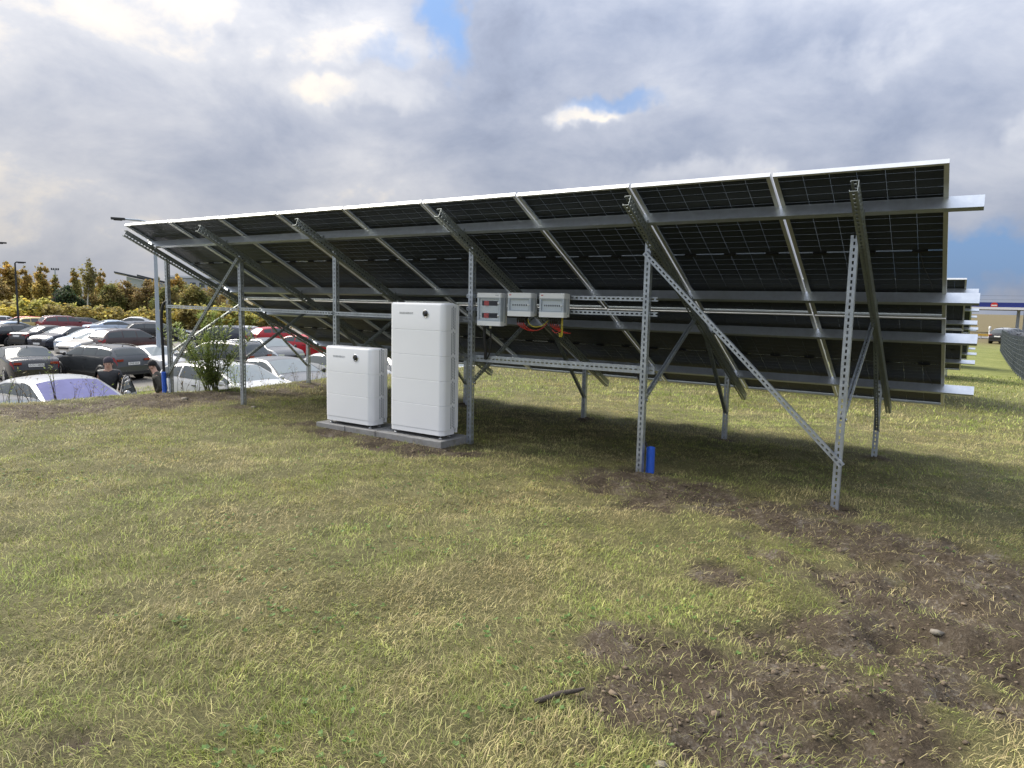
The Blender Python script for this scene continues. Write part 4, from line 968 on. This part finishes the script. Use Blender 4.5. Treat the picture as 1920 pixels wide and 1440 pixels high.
TL = [('oak2', -40, 500, 88, 'brown-green tree at the left photo edge behind the black lamp post', 1.), ('orange', 8, 484, 92, 'orange tree rising at the far left of the tree line', 1.), ('birch', 48, 492, 90, 'orange birch right of the black lamp post', .9), ('birch', 74, 485, 86, 'taller orange birch, second right of the black lamp post', .9),
      ('birch2', 100, 508, 88, 'greenish birch between the orange birches and the dark evergreen bush', .9), ('dark', 122, 532, 80, 'dark green dense shrub-like tree in the middle of the tree line', 1.), ('bare', 158, 476, 78, 'tall thin birch with bare white trunk leaning left', 1.), ('birch2', 140, 495, 90, 'olive birch just behind the leaning bare birch', .8),
      ('birch2', 168, 494, 92, 'slim birch immediately right of the leaning bare birch', .7), ('birch', 187, 497, 91, 'orange-tipped slim birch, rightmost of the tall birch clump', .7), ('oak2', 160, 540, 84, 'brown bushy tree under the leaning bare birch', .8), ('oak', 208, 528, 84, 'rounded olive tree right of the birch clump', .9), ('oak2', 238, 522, 86, 'rounded brown-green tree below the slanted roof', .9),
      ('oak2', 272, 520, 84, 'rounded brown tree just left of the grey lamp pole', .9), ('birch2', 291, 508, 93, 'pale birch peeking over the trees at the grey lamp pole', .7), ('orange', 330, 508, 90, 'orange tree between the two leftmost tall posts', .8), ('oak', 318, 532, 80, 'olive tree behind the leftmost tall post', .9), ('oak', 360, 530, 82, 'wide olive tree right of the leftmost tall post', 1.),
      ('oak2', 400, 535, 84, 'brown-green tree behind the long end brace', 1.), ('orange', 418, 545, 95, 'small orange tree showing beside the post with the long brace', .6), ('oak', 445, 545, 86, 'olive tree behind the second tall post', 1.), ('oak2', 500, 545, 88, 'brown tree seen through the lower left bracing', 1.), ('dark', 475, 570, 84, 'dark shrub-like tree low behind the second tall post', .9)]
for key, px, py, ds, lab, fat in TL: plant(key, px, py, ds, lab, 'tree', 'tree', 'trees behind the car park', fat)
BL = [(42, 556, 70, 'bush'), (62, 563, 69, 'bush'), (88, 560, 71, 'bush'), (108, 572, 68, 'bush2'), (132, 570, 70, 'bush'), (158, 576, 68, 'bush2'), (182, 574, 70, 'bush'), (205, 576, 68, 'bush2'), (228, 584, 69, 'bush2'), (262, 576, 70, 'bush'), (282, 580, 68, 'bush2'), (312, 582, 69, 'bush'), (338, 570, 70, 'bush'), (360, 574, 68, 'bush2'), (384, 572, 70, 'bush'), (408, 570, 68, 'bush'), (432, 575, 70, 'bush2'), (455, 578, 69, 'bush'), (485, 580, 70, 'bush'), (515, 584, 68, 'bush2'), (15, 566, 72, 'bush2')]
where = ['behind the black lamp post', 'just right of the black lamp post', 'below the orange birches', 'below the greenish birch', 'below the dark shrub-like tree', 'below the leaning birch trunk', 'above the black estate car in the back row', 'above the pale blue sedan', 'above the white farthest car', 'left of the grey lamp pole', 'behind the grey lamp pole', 'at the leftmost tall post',
         'just right of the leftmost tall post', 'above the crossing braces', 'in the middle of the left bay', 'left of the second tall post', 'behind the second tall post', 'right of the second tall post', 'above the back-row white sedan', 'above the back-row red hatchback', 'at the left photo edge']
for (px, py, ds, key), wh in zip(BL, where):
    plant(key, px, py, ds, ('golden yellow bush ' if key == 'bush' else 'orange-brown bush ')+wh, 'bush', 'bush', 'autumn bushes along the car park', 1.15)
b_ = [('bush', 356, 548, 62)]

# ------------------------------------------------------------------ lamp posts, mast, far buildings
M_POLE = pbr('painted_pole', (.36, .41, .47), .45, .4, .06); M_DPOLE = pbr('black_pole', (.02, .022, .024), .5)
def at(px, py, dist): r = ray(px, py); r = r/math.hypot(r[0], r[1]); return CAM+r*dist
def lamp(px, pytop, dist, r0, mat, label, arm, head, side):
    t = at(px, pytop, dist); z0 = float(zg(t[0], t[1])); h = t[2]-z0
    v = unit((ray(px, pytop)[0], ray(px, pytop)[1], 0)); rt = np.array([v[1], -v[0], 0])
    e = empty('lamp_post', (t[0], t[1], z0), label=label, cat='street lamp', group='lamp posts by the car park')
    b = MB(); b.tube([(0, 0, 0), (0, 0, .9), (0, 0, 1.0), (0, 0, h)], [r0*1.15, r0*1.15, r0, r0*.7], 10); b.lathe([(r0*2.2, 0), (r0*2.2, .03), (r0*1.2, .04)], 10); obj('pole', b.mesh('pole', mat), e)
    d_ = Vector(tuple(rt*side)); b = MB(); b.tube([(0, 0, h-.05), tuple(d_*arm*.5+Vector((0, 0, h+.05))), tuple(d_*arm+Vector((0, 0, h+.06)))], r0*.45, 6); obj('arm', b.mesh('arm', mat), e)
    b = MB(); c = d_*(arm+head/2)+Vector((0, 0, h+.06)); M3 = Matrix((d_, Vector((-d_.y, d_.x, 0)), Vector((0, 0, 1)))).transposed(); b.box(c, (head, .26, .09), M3); b.box(c-Vector((0, 0, .06)), (head*.6, .2, .03), M3); obj('lamp_head', b.mesh('lamp_head', M_DPOLE), e)
lamp(28, 493, 62, .075, M_DPOLE, 'black lamp post at the far left, in front of the trees', .05, .6, 1)
lamp(289, 417, 36, .10, M_POLE, 'tall pale grey lamp pole rising behind the leftmost tall post', 1.15, .55, -1)
lamp(-34, 455, 55, .08, M_DPOLE, 'lamp post beyond the left photo edge, only its head in view', .3, .95, 1)
t = at(103, 506, 210); z0 = -1.8
e = empty('floodlight_mast', (t[0], t[1], z0), label='distant floodlight mast above the trees left of the leaning birch', cat='mast')
b = MB(); b.tube([(0, 0, 0), (0, 0, t[2]-z0)], [.3, .15], 8); obj('mast', b.mesh('mast', M_POLE), e)
b = MB(); M3 = Matrix.Rotation(YAW*-1+.6, 3, 'Z')
b.box((0, 0, t[2]-z0), (1.7, .12, .12), M3); obj('crossarm', b.mesh('crossarm', M_DPOLE), e)
for k in (-.7, -.25, .25, .7):
    b = MB(); b.box(M3 @ Vector((k, 0, 0))+Vector((0, 0, t[2]-z0+.25)), (.32, .25, .38), M3); obj('floodlight', b.mesh('floodlight', M_DPOLE), e)
# building with slanted solar roofs
def slab_quad(b, pts, th):
    P_ = [Vector(p) for p in pts]; b.add(P_+[p-Vector((0, 0, th)) for p in P_], [(0, 1, 2, 3), (7, 6, 5, 4)]+[(k, 4+k, 4+(k+1) % 4, (k+1) % 4) for k in range(4)])
M_ROOF = pbr('dark_roof', (.045, .055, .075), .35, .2, .1, 1); M_WALL = pbr('pale_wall', (.36, .39, .43), .7, 0, .06, .5)
D_ = 150; c0 = at(262, 520, D_); v = unit((ray(262, 520)[0], ray(262, 520)[1], 0)); rt = np.array([v[1], -v[0], 0])
e = empty('hall_building', (c0[0], c0[1], -1.8), label='distant hall with two slanted dark roofs showing above the trees', cat='building')
def BP(x, y, z): q = rt*x+v*y; return (q[0], q[1], z+1.8)
for (xa, za, xb, zb, ya) in ((-4.2, 5.9, 1.6, 4.7, 0), (-.5, 5.7, 4.8, 4.4, 9)):
    b = MB(); slab_quad(b, [BP(xa, ya, za), BP(xb, ya, zb), BP(xb, ya+8, zb), BP(xa, ya+8, za)], .28); obj('roof', b.mesh('roof', M_ROOF), e)
    b = MB(); xw = xa+2.; zw = za-(za-zb)*(2./(xb-xa))-.5
    b.add([BP(xw, ya+.5, -1.8), BP(xb, ya+.5, -1.8), BP(xb, ya+.5, zb-.5), BP(xw, ya+.5, zw), BP(xw, ya+7.5, -1.8), BP(xb, ya+7.5, -1.8), BP(xb, ya+7.5, zb-.5), BP(xw, ya+7.5, zw)], [(0, 1, 2, 3), (5, 4, 7, 6), (1, 5, 6, 2), (4, 0, 3, 7), (3, 2, 6, 7)]); obj('wall', b.mesh('wall', M_WALL), e)
c0 = at(362, 525, 170); e = empty('warehouse', (c0[0], c0[1], -1.8), label='pale flat warehouse in the distance between the orange tree and the panels', cat='building')
b = MB(); slab_quad(b, [BP(-5, 0, 5.6), BP(9, 0, 5.6), BP(9, 12, 5.6), BP(-5, 12, 5.6)], 7.4); obj('wall', b.mesh('wall', M_WALL), e)
b = MB(); slab_quad(b, [BP(-5.3, -.3, 6.0), BP(9.3, -.3, 6.0), BP(9.3, 12.3, 6.0), BP(-5.3, 12.3, 6.0)], .4); obj('roof', b.mesh('roof', pbr('white_roof_edge', (.62, .66, .72), .6)), e)
for k in range(7):
    b = MB(); x0 = -4.2+k*1.8; slab_quad(b, [BP(x0, -.04, 4.6), BP(x0+1.1, -.04, 4.6), BP(x0+1.1, .1, 4.6), BP(x0, .1, 4.6)], 1.0); obj('window', b.mesh('window', M_CGLASS), e)

# ------------------------------------------------------------------ right side: fence, canopy, cars beyond
M_FENCE = pbr('anthracite_fence_wire', (.085, .10, .115), .5, .1)
fa, fb = ground_at(1932, 728)[:2], at(1877, 640, 66)[:2]; nF = 23; fd = (fb-fa)/nF; fl = float(np.hypot(*fd)); fang = math.atan2(fd[1], fd[0])
fe = empty('mesh_fence', (fa[0], fa[1], float(zg(*fa))), label='dark wire mesh fence running into the distance at the right edge', cat='fence')
b = MB(); HF = 1.56
for k in range(int(fl/.05)): b.box((.02+k*.05, 0, HF/2+.04), (.0055, .0055, HF))
for z in np.arange(.06, HF+.03, .2): b.box((fl/2, .006, z), (fl, .008, .008)); b.box((fl/2, -.006, z), (fl, .008, .008))
FP = b.mesh('wire_panel', M_FENCE)
b = MB(); b.box((0, 0, HF/2), (.06, .04, HF+.2)); b.box((0, 0, HF+.105), (.066, .046, .01)); FO = b.mesh('post', M_FENCE)
for i in range(nF+1):
    q = fa+fd*i; z = float(zg(*q)); M = Matrix.Translation((q[0]-fa[0], q[1]-fa[1], z-float(zg(*fa)))) @ Matrix.Rotation(fang, 4, 'Z')
    obj('post', FO, fe, M=M)
    if i < nF: tag(obj('wire_panel', FP, fe, M=M), kind='stuff')
sit('wagon', 'silver', 1890, 619, 62, 'silver estate car beyond the wire fence at the right edge', fixed=(*at(1894, 640, 92)[:2], 0))
sit('hatch', 'black', 1880, 630, 72, 'dark hatchback with red tail lamp nearer behind the fence at the right edge', fixed=(*at(1884, 640, 84)[:2], 0))
c0 = at(1900, 575, 125); v = unit((ray(1900, 575)[0], ray(1900, 575)[1], 0)); rt = np.array([v[1], -v[0], 0]); zb_ = float(zg(c0[0], c0[1]))
e = empty('filling_station_canopy', (c0[0], c0[1], zb_), label='filling station canopy with blue band and red round emblem on the right horizon', cat='canopy')
def CB(name, x0, x1, y0, y1, z0, z1, mat):
    b = MB(); P_ = [tuple(rt[i]*x+v[i]*y for i in range(2))+(z,) for z in (z0, z1) for y in (y0, y1) for x in (x0, x1)]
    b.add(P_, [(0, 2, 3, 1), (4, 5, 7, 6), (0, 1, 5, 4), (2, 6, 7, 3), (0, 4, 6, 2), (1, 3, 7, 5)]); return obj(name, b.mesh(name, mat), e)
zz = lambda py: at(1900, py, 125)[2]-zb_
xl = (1843-1900)*125/F_PX*1.28
CB('blue_band', xl, 30, 0, 9, zz(576.2), zz(567.5), pbr('canopy_blue', (.02, .035, .22), .4)); CB('white_band', xl-.1, 30.1, -.1, 9.1, zz(581), zz(576.4), pbr('canopy_white', (.75, .76, .78), .5))
CB('soffit', xl+.1, 29.9, .1, 8.9, zz(582.3), zz(581.1), pbr('canopy_soffit', (.2, .18, .16), .7))
o = CB('emblem', 0, .1, 0, .1, 0, .1, M_RED); bpy.data.objects.remove(o)
b = MB(); ex = -2.3; ez = zz(573.2)
ring = [(ex+.45*math.cos(k*math.pi/10), ez+.45*math.sin(k*math.pi/10)) for k in range(20)]
b.add([(rt[0]*x-v[0]*.06, rt[1]*x-v[1]*.06, z) for x, z in ring]+[(rt[0]*x, rt[1]*x, z) for x, z in ring], [list(range(20))]+[(k, (k+1) % 20, 20+(k+1) % 20, 20+k) for k in range(20)]); em = obj('emblem', b.mesh('emblem', M_RED), e)
b = MB(); b.add([(rt[0]*x-v[0]*.10, rt[1]*x-v[1]*.10, z) for x, z in ((ex-.34, ez-.09), (ex+.34, ez-.09), (ex+.34, ez+.09), (ex-.34, ez+.09))]+[(rt[0]*x-v[0]*.061, rt[1]*x-v[1]*.061, z) for x, z in ((ex-.34, ez-.09), (ex+.34, ez-.09), (ex+.34, ez+.09), (ex-.34, ez+.09))], [(0, 1, 2, 3), (0, 4, 5, 1), (1, 5, 6, 2), (2, 6, 7, 3), (3, 7, 4, 0)]); obj('white_bar', b.mesh('white_bar', M_PLATE), em)
for x0 in (.5, 1.35, 12, 13): CB('pillar', x0, x0+.42, 3, 3.5, 0, zz(582.4), M_POLE)
for px, lab in ((1857, 'short pale marker post standing in the brown field left of the canopy'),):
    t = at(px, 606, 100); z0 = float(zg(t[0], t[1])); b = MB(); b.tube([(0, 0, 0), (0, 0, 1.35)], .09, 8); b.lathe([(.12, 1.1), (.13, 1.2), (.12, 1.42), (0, 1.45)], 8)
    tag(b.build('marker_post', pbr('marker_white', (.6, .6, .58), .6), loc=(t[0], t[1], z0)), lab, 'post')
t = at(1868, 619, 98); e = empty('barrier', (t[0], t[1], float(zg(t[0], t[1]))), label='low yellow barrier rail beside the distant road', cat='barrier')
b = MB(); b.box((0, 0, .45), (3.6, .12, .16), Matrix.Rotation(math.atan2(rt[1], rt[0]), 3, 'Z')); obj('rail', b.mesh('rail', pbr('barrier_yellow', (.55, .33, .02), .5)), e)
for k in (-1.4, 0, 1.4): b = MB(); b.tube([(rt[0]*k, rt[1]*k, 0), (rt[0]*k, rt[1]*k, .4)], .05, 6); obj('post', b.mesh('post', M_POLE), e)
# road strip by the canopy
b = MB(); c1 = at(1900, 622, 98); b.add([(c1[0]+rt[0]*x+v[0]*y, c1[1]+rt[1]*x+v[1]*y, float(zg(c1[0]+rt[0]*x+v[0]*y, c1[1]+rt[1]*x+v[1]*y))+.06) for y in (0, 7) for x in np.linspace(-90, 90, 31)], [(k, k+1, 32+k, 31+k) for k in range(30)]); tag(b.build('road', pbr('asphalt', (.16, .16, .165), .85, 0, .15, .5)), kind='structure')
# overhead wires far away
e = empty('power_line', tuple(at(1880, 600, 320)[:2])+(-2.,), label='thin overhead power line crossing the sky above the canopy', cat='power line')
eb = Vector(e.location)
for py in (549, 556.5):
    b = MB(); P0, P1 = Vector(at(1500, py-8, 330)), Vector(at(2150, py+6, 330)); pts = [P0.lerp(P1, k/12)-Vector((0, 0, 1.2*math.sin(math.pi*k/12)))-eb for k in range(13)]; b.tube(pts, .035, 4); obj('wire', b.mesh('wire', M_DPOLE), e)
for px in (1500, 2150):
    P0 = Vector(at(px, 545, 330))-eb; b = MB(); b.tube([(P0.x, P0.y, 0), (P0.x, P0.y, P0.z+1)], .2, 6); obj('pole', b.mesh('pole', M_BARK), e)

# ------------------------------------------------------------------ sapling, weeds on the bank
def weed(name, x, y, h, nst, spread, leaf, pal, seed, label, cat, group, stemcol, dens, lw=.35):
    r = np.random.default_rng(seed); z0 = float(zg(x, y)); e = empty(name, (x, y, z0), label=label, cat=cat, group=group)
    b = MB(); LV, LT, LC = [], [], []; nv = 0; pal = np.array(pal)
    for i in range(nst):
        a = r.uniform(0, 6.28); ln = h*r.uniform(.6, 1); sp = spread*r.uniform(.2, 1)
        bx, by = .12*spread*r.normal(), .12*spread*r.normal()
        pts = [Vector((bx+math.cos(a)*sp*t**1.4+.012*math.sin(9*t+i), by+math.sin(a)*sp*t**1.4, ln*t-.03)) for t in np.linspace(0, 1, 7)]
        b.tube(pts, [.007*(1-.7*k/6)*(h/1.2) for k in range(7)], 5)
        for k in range(int(dens*ln)):
            t = r.uniform(.15, 1.); q = pts[min(int(t*6), 5)].lerp(pts[min(int(t*6)+1, 6)], t*6-int(t*6)); aa = r.uniform(0, 6.28); el_ = r.uniform(-.2, .9)
            u_ = np.array([math.cos(aa)*math.cos(el_), math.sin(aa)*math.cos(el_), math.sin(el_)]); s_ = leaf*r.uniform(.5, 1.2); w_ = np.cross(u_, (0, 0, 1.))*s_*lw*.5; q = np.array(q)+u_*.02
            LV += [q, q+u_*s_*.45+w_, q+u_*s_, q+u_*s_*.45-w_]; LT += [(nv, nv+1, nv+2), (nv, nv+2, nv+3)]; c = np.clip(pal[r.integers(len(pal))]*r.uniform(.7, 1.35), 0, 1); LC += [c]*4; nv += 4
    obj('stem', b.mesh('stem', stemcol), e)
    if LV: soup('leaves', np.array(LV), np.array(LT), np.array(LC), leafmat('weed_leaf', (1, 1, 1), .4), e)
M_STEM = pbr('green_stem', (.12, .13, .05), .7); M_DRY = pbr('dry_stem', (.09, .065, .045), .85)
GRN = [(.20, .28, .06), (.32, .40, .12), (.40, .44, .15), (.20, .27, .07)]; DRY = [(.14, .10, .05), (.10, .075, .04), (.20, .16, .07)]
def on_bank(px, s):   # a spot on the bank, s metres past its edge, in the direction of a photo column
    r = ray(px, 740); r = r/math.hypot(r[0], r[1]); t = 6.
    while float(crest(CAM[1]+r[1]*t)) - (CAM[0]+r[0]*t) < s and t < 40: t += .02
    return CAM[0]+r[0]*t, CAM[1]+r[1]*t
x, y = on_bank(402, .35); weed('sapling', x, y, 1.5, 22, .85, .10, GRN, 1, 'leafy green willow-like sapling on the bank between the two leftmost tall posts', 'shrub', None, M_STEM, 190, .28)
x, y = on_bank(440, .5); weed('sapling', x, y, .8, 7, .35, .085, GRN, 2, 'smaller leafy sapling close to the second tall post', 'shrub', None, M_STEM, 80, .28)
wl = [(12, .3, .55), (38, .2, .5), (62, .4, .6), (104, .2, .75), (140, .3, .35), (172, .3, .45), (190, .2, .3), (236, .3, .35), (345, .3, .5), (372, .2, .55), (470, .3, .4), (498, .3, .45), (530, .2, .4), (556, .3, .5), (592, .3, .45), (605, .2, .5)]
ww = ['at the left photo edge', 'left of the silver sedan', 'by the silver sedan rear window', 'tallest, across the purple windshield', 'low, under the purple windshield', 'right end of the purple windshield', 'below the standing man', 'below the open car door', 'just right of the leftmost tall post', 'left of the leafy sapling', 'right of the second tall post', 'before the white estate bonnet', 'before the grey sedan', 'under the grey sedan windshield', 'at the farthest short post', 'left of the shorter cabinet']
for i, ((px, s_, h_), wh) in enumerate(zip(wl, ww)):
    x, y = on_bank(px, s_); weed('weed', x, y, h_, 5, .22, .05, DRY if i % 3 else GRN, 20+i, 'dry thin-stemmed weed on the bank '+wh, 'weed', 'weeds along the bank', M_DRY, 26, .4)

# ------------------------------------------------------------------ grass, straw, leaves, clods
vdir = math.atan2(fw[1], fw[0])
def scatter(n, r0, r1, power, spread=rad(66)):
    u_ = rng.random(n); p = 2-power
    r_ = (r0**p+(r1**p-r0**p)*u_)**(1/p); a = vdir+rng.uniform(-spread, spread, n)
    return CAM[0]+r_*np.cos(a), CAM[1]+r_*np.sin(a), r_
GI = (gx, gy, GZ)
def gheight(x, y):
    i = np.clip(np.searchsorted(gx, x)-1, 0, len(gx)-2); j = np.clip(np.searchsorted(gy, y)-1, 0, len(gy)-2)
    tx = (x-gx[i])/(gx[i+1]-gx[i]); ty = (y-gy[j])/(gy[j+1]-gy[j])
    return (GZ[j, i]*(1-tx)+GZ[j, i+1]*tx)*(1-ty)+(GZ[j+1, i]*(1-tx)+GZ[j+1, i+1]*tx)*ty
def keep(x, y, soil_pow, kmax=.95):
    m_ = mud(x, y)*sstep(np.hypot(x+4, y), 20, 12)
    slab = (x > -6.38) & (x < -4.41) & (y > .09) & (y < .61)
    return (rng.random(len(x)) > m_**soil_pow*kmax) & ~slab & (crest(y)-x < 1.6)
def blades(name, x, y, r_, length, width, lean, color, label):
    n = len(x); z = gheight(x, y)-.004
    fld = fbm(x*.8, y*.8, 2, 41)*12.6; az = fld+rng.normal(0, 1.3, n)
    dirx, diry = np.cos(az), np.sin(az)
    L_ = length; ln = lean
    hx1, hz1 = np.sin(ln*.6)*L_*.55, np.cos(ln*.6)*L_*.55
    hx2, hz2 = hx1+np.sin(np.minimum(ln*1.35, 1.62))*L_*.45, hz1+np.cos(np.minimum(ln*1.35, 1.62))*L_*.45
    wa = az+math.pi/2+rng.normal(0, .5, n); wx, wy = np.cos(wa)*width*.5, np.sin(wa)*width*.5
    hz1 = np.maximum(hz1, .004); hz2 = np.maximum(hz2, .005)
    V_ = np.empty((n, 5, 3)); b0 = np.c_[x, y, z]
    m1 = np.c_[x+dirx*hx1, y+diry*hx1, z+hz1]; t2 = np.c_[x+dirx*hx2, y+diry*hx2, z+hz2]; ww_ = np.c_[wx, wy, np.zeros(n)]
    V_[:, 0] = b0-ww_; V_[:, 1] = b0+ww_; V_[:, 2] = m1-ww_*.8; V_[:, 3] = m1+ww_*.8; V_[:, 4] = t2
    i5 = (np.arange(n)*5)[:, None]; T_ = np.concatenate([i5+np.array([[0, 1, 3]]), i5+np.array([[0, 3, 2]]), i5+np.array([[2, 3, 4]])])
    C_ = np.repeat(color, 5, 0)
    return tag(soup(name, V_.reshape(-1, 3), T_, C_, leafmat('grass_blade', (1, 1, 1), .35, .55)), label, 'grass', kind='stuff')
def tint(x, y, dryness):
    n = len(x); g1 = np.array([.14, .20, .042]); g2 = np.array([.37, .41, .11]); d1 = np.array([.48, .42, .21]); d2 = np.array([.31, .245, .13])
    pa = fbm(x*1.1, y*1.1, 4, 51); pb_ = fbm(x*3.3, y*3.3, 3, 52)
    pc_ = fbm(x*9, y*9, 2, 53); dry = np.clip(dryness+1.7*(pa-.5)+1.1*(pb_-.5)+.22*rng.normal(size=n), 0, 1)[:, None]; clump_shade = (.55+.9*pc_)[:, None]  # last factor puts the shading of grass clumps into the blade colour
    a = rng.random((n, 1)); green = g1*(1-a)+g2*a; dr_ = d1*a+d2*(1-a)
    return np.clip((green*(1-dry)+dr_*dry)*rng.uniform(.6, 1.75, (n, 1))*clump_shade, .01, .9)
x, y, r_ = scatter(640000, 1.4, 17, 1.25)
tx, ty, tr_ = scatter(7000, 1.4, 15, 1.2); ti = rng.integers(0, 7000, 110000); sp_ = .012+.03*rng.random(110000)
x[:110000] = tx[ti]+rng.normal(size=110000)*sp_; y[:110000] = ty[ti]+rng.normal(size=110000)*sp_; r_[:110000] = tr_[ti]
k = keep(x, y, .6); x, y, r_ = x[k], y[k], r_[k]; n = len(x)
den = fbm(x*2.6, y*2.6, 3, 61); k = rng.random(n) < .25+2.2*(den-.3); x, y, r_ = x[k], y[k], r_[k]; n = len(x)
far_ = np.clip(r_/6, .6, 2.2)
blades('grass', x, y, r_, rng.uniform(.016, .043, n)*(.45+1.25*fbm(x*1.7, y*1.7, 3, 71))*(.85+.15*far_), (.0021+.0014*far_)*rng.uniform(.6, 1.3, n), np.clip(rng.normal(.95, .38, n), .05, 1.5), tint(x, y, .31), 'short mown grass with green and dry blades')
x, y, r_ = scatter(170000, 1.4, 13, 1.2); k = keep(x, y, 1.2, .5); x, y, r_ = x[k], y[k], r_[k]; n = len(x); far_ = np.clip(r_/6, .6, 2)
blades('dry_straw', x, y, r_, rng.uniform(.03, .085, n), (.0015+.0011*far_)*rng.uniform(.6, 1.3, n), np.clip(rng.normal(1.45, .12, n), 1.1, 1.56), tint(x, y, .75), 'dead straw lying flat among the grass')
x, y, r_ = scatter(60000, 12, 34, 1.0, rad(50)); k = keep(x, y, 1.) & (np.hypot(x+5, y-2) > 4) & (x > crest(y)); x, y, r_ = x[k], y[k], r_[k]; n = len(x)
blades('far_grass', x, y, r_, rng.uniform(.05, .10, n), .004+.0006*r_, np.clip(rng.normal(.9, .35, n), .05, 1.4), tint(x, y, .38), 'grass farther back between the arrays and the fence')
# the bank's and hollow's rough grass
xb_ = rng.uniform(-27, -10.2, 60000); yb_ = rng.uniform(-8, 16, 60000); k = (crest(yb_)-xb_ > .5) & (fbm(xb_*.5, yb_*.5, 3, 81) > .42); xb_, yb_ = xb_[k], yb_[k]; n = len(xb_)
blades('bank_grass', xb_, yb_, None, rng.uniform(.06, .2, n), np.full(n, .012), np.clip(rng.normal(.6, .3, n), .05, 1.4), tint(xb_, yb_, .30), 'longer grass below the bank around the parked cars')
# broad-leaved weeds in the turf
x, y, r_ = scatter(5200, 1.6, 9, 1.); k = keep(x, y, .5); k &= fbm(x*1.4, y*1.4, 3, 95) > .52; x, y = x[k], y[k]; n = len(x)
V_, T_, C_ = [], [], []; z = gheight(x, y); nv = 0
for i in range(n):
    for q in range(rng.integers(3, 6)):
        a = rng.uniform(0, 6.28); s_ = rng.uniform(.010, .024); e_ = rng.uniform(.1, .6); u_ = np.array([math.cos(a)*math.cos(e_), math.sin(a)*math.cos(e_), math.sin(e_)]); w_ = np.array([-math.sin(a), math.cos(a), 0])*s_*.38
        p = np.array([x[i], y[i], z[i]+.012]); V_ += [p, p+u_*s_*.5+w_, p+u_*s_, p+u_*s_*.5-w_]; T_ += [(nv, nv+1, nv+2), (nv, nv+2, nv+3)]; C_ += [np.array([.10, .17, .045])*rng.uniform(.6, 1.5)]*4; nv += 4
tag(soup('clover', np.array(V_), np.array(T_), np.array(C_), leafmat('clover_leaf', (1, 1, 1), .3)), 'small broad green leaves scattered in the turf', 'clover', kind='stuff')
# soil clods
x, y, r_ = scatter(80000, 1.6, 13, 1.); m_ = mud(x, y); k = (rng.random(len(x)) < m_*fbm(x*3, y*3, 3, 99)*1.2); x, y = x[k], y[k]; n = len(x); z = gheight(x, y)
ico = np.array([(0, 0, 1), (.89, 0, .45), (.28, .85, .45), (-.72, .53, .45), (-.72, -.53, .45), (.28, -.85, .45), (.72, .53, -.45), (-.28, .85, -.45), (-.89, 0, -.45), (-.28, -.85, -.45), (.72, -.53, -.45), (0, 0, -1)])
icf = np.array([(0, 1, 2), (0, 2, 3), (0, 3, 4), (0, 4, 5), (0, 5, 1), (1, 6, 2), (2, 7, 3), (3, 8, 4), (4, 9, 5), (5, 10, 1), (6, 7, 2), (7, 8, 3), (8, 9, 4), (9, 10, 5), (10, 6, 1), (11, 7, 6), (11, 8, 7), (11, 9, 8), (11, 10, 9), (11, 6, 10)])
sz = np.exp(rng.normal(-5.35, .5, n)); Vc = ico[None]*sz[:, None, None]*rng.uniform(.6, 1.4, (n, 12, 1))*np.array([1, 1, .7]); Vc += np.c_[x, y, z+sz*.15][:, None]
cc = np.array([.125, .096, .066])*rng.uniform(.6, 1.6, (n, 1))
tag(soup('soil_clods', Vc.reshape(-1, 3), (icf[None]+(np.arange(n)*12)[:, None, None]).reshape(-1, 3), np.repeat(cc, 12, 0), pbr('clod_soil', (.08, .06, .045), .95, 0, .3, 60, .5, 120, attr='col')), 'crumbled soil clods on the bare earth', 'soil', kind='stuff')
# stick and stones
p0, p1 = ground_at(1002, 1325), ground_at(1096, 1298); b = MB(); pts = [Vector(p0).lerp(Vector(p1), t)+Vector((.004*math.sin(9*t), .006*math.sin(5*t), .02)) for t in np.linspace(0, 1, 7)]; b.tube(pts, [.009, .011, .010, .011, .009, .008, .005], 7)
tag(b.build('stick', pbr('weathered_wood', (.08, .065, .05), .9, 0, .4, 30, .6, 80)), 'dark broken stick lying in the grass in the foreground', 'stick')
M_STONE = pbr('stone', (.20, .18, .15), .85, 0, .2, 20, .3, 50)
for px, py, s_, lab in ((347, 749, .055, 'pale rounded stone on the bank beside the leftmost tall post'), (476, 765, .04, 'small flat stone near the foot of the second tall post'), (1755, 1185, .03, 'small pale pebble on the bare soil at the right'), (1240, 1432, .022, 'tiny white pebble at the bottom edge of the photo')):
    p = ground_at(px, py); b = MB(); r2 = np.random.default_rng(int(px)); b.add([tuple(c*s_*r2.uniform(.8, 1.15)*np.array([1.2, .9, .6])) for c in ico], [tuple(f) for f in icf], True)
    tag(b.build('stone', M_STONE, loc=(p[0], p[1], float(gheight(p[0:1], p[1:2])[0])+s_*.2)), lab, 'stone')
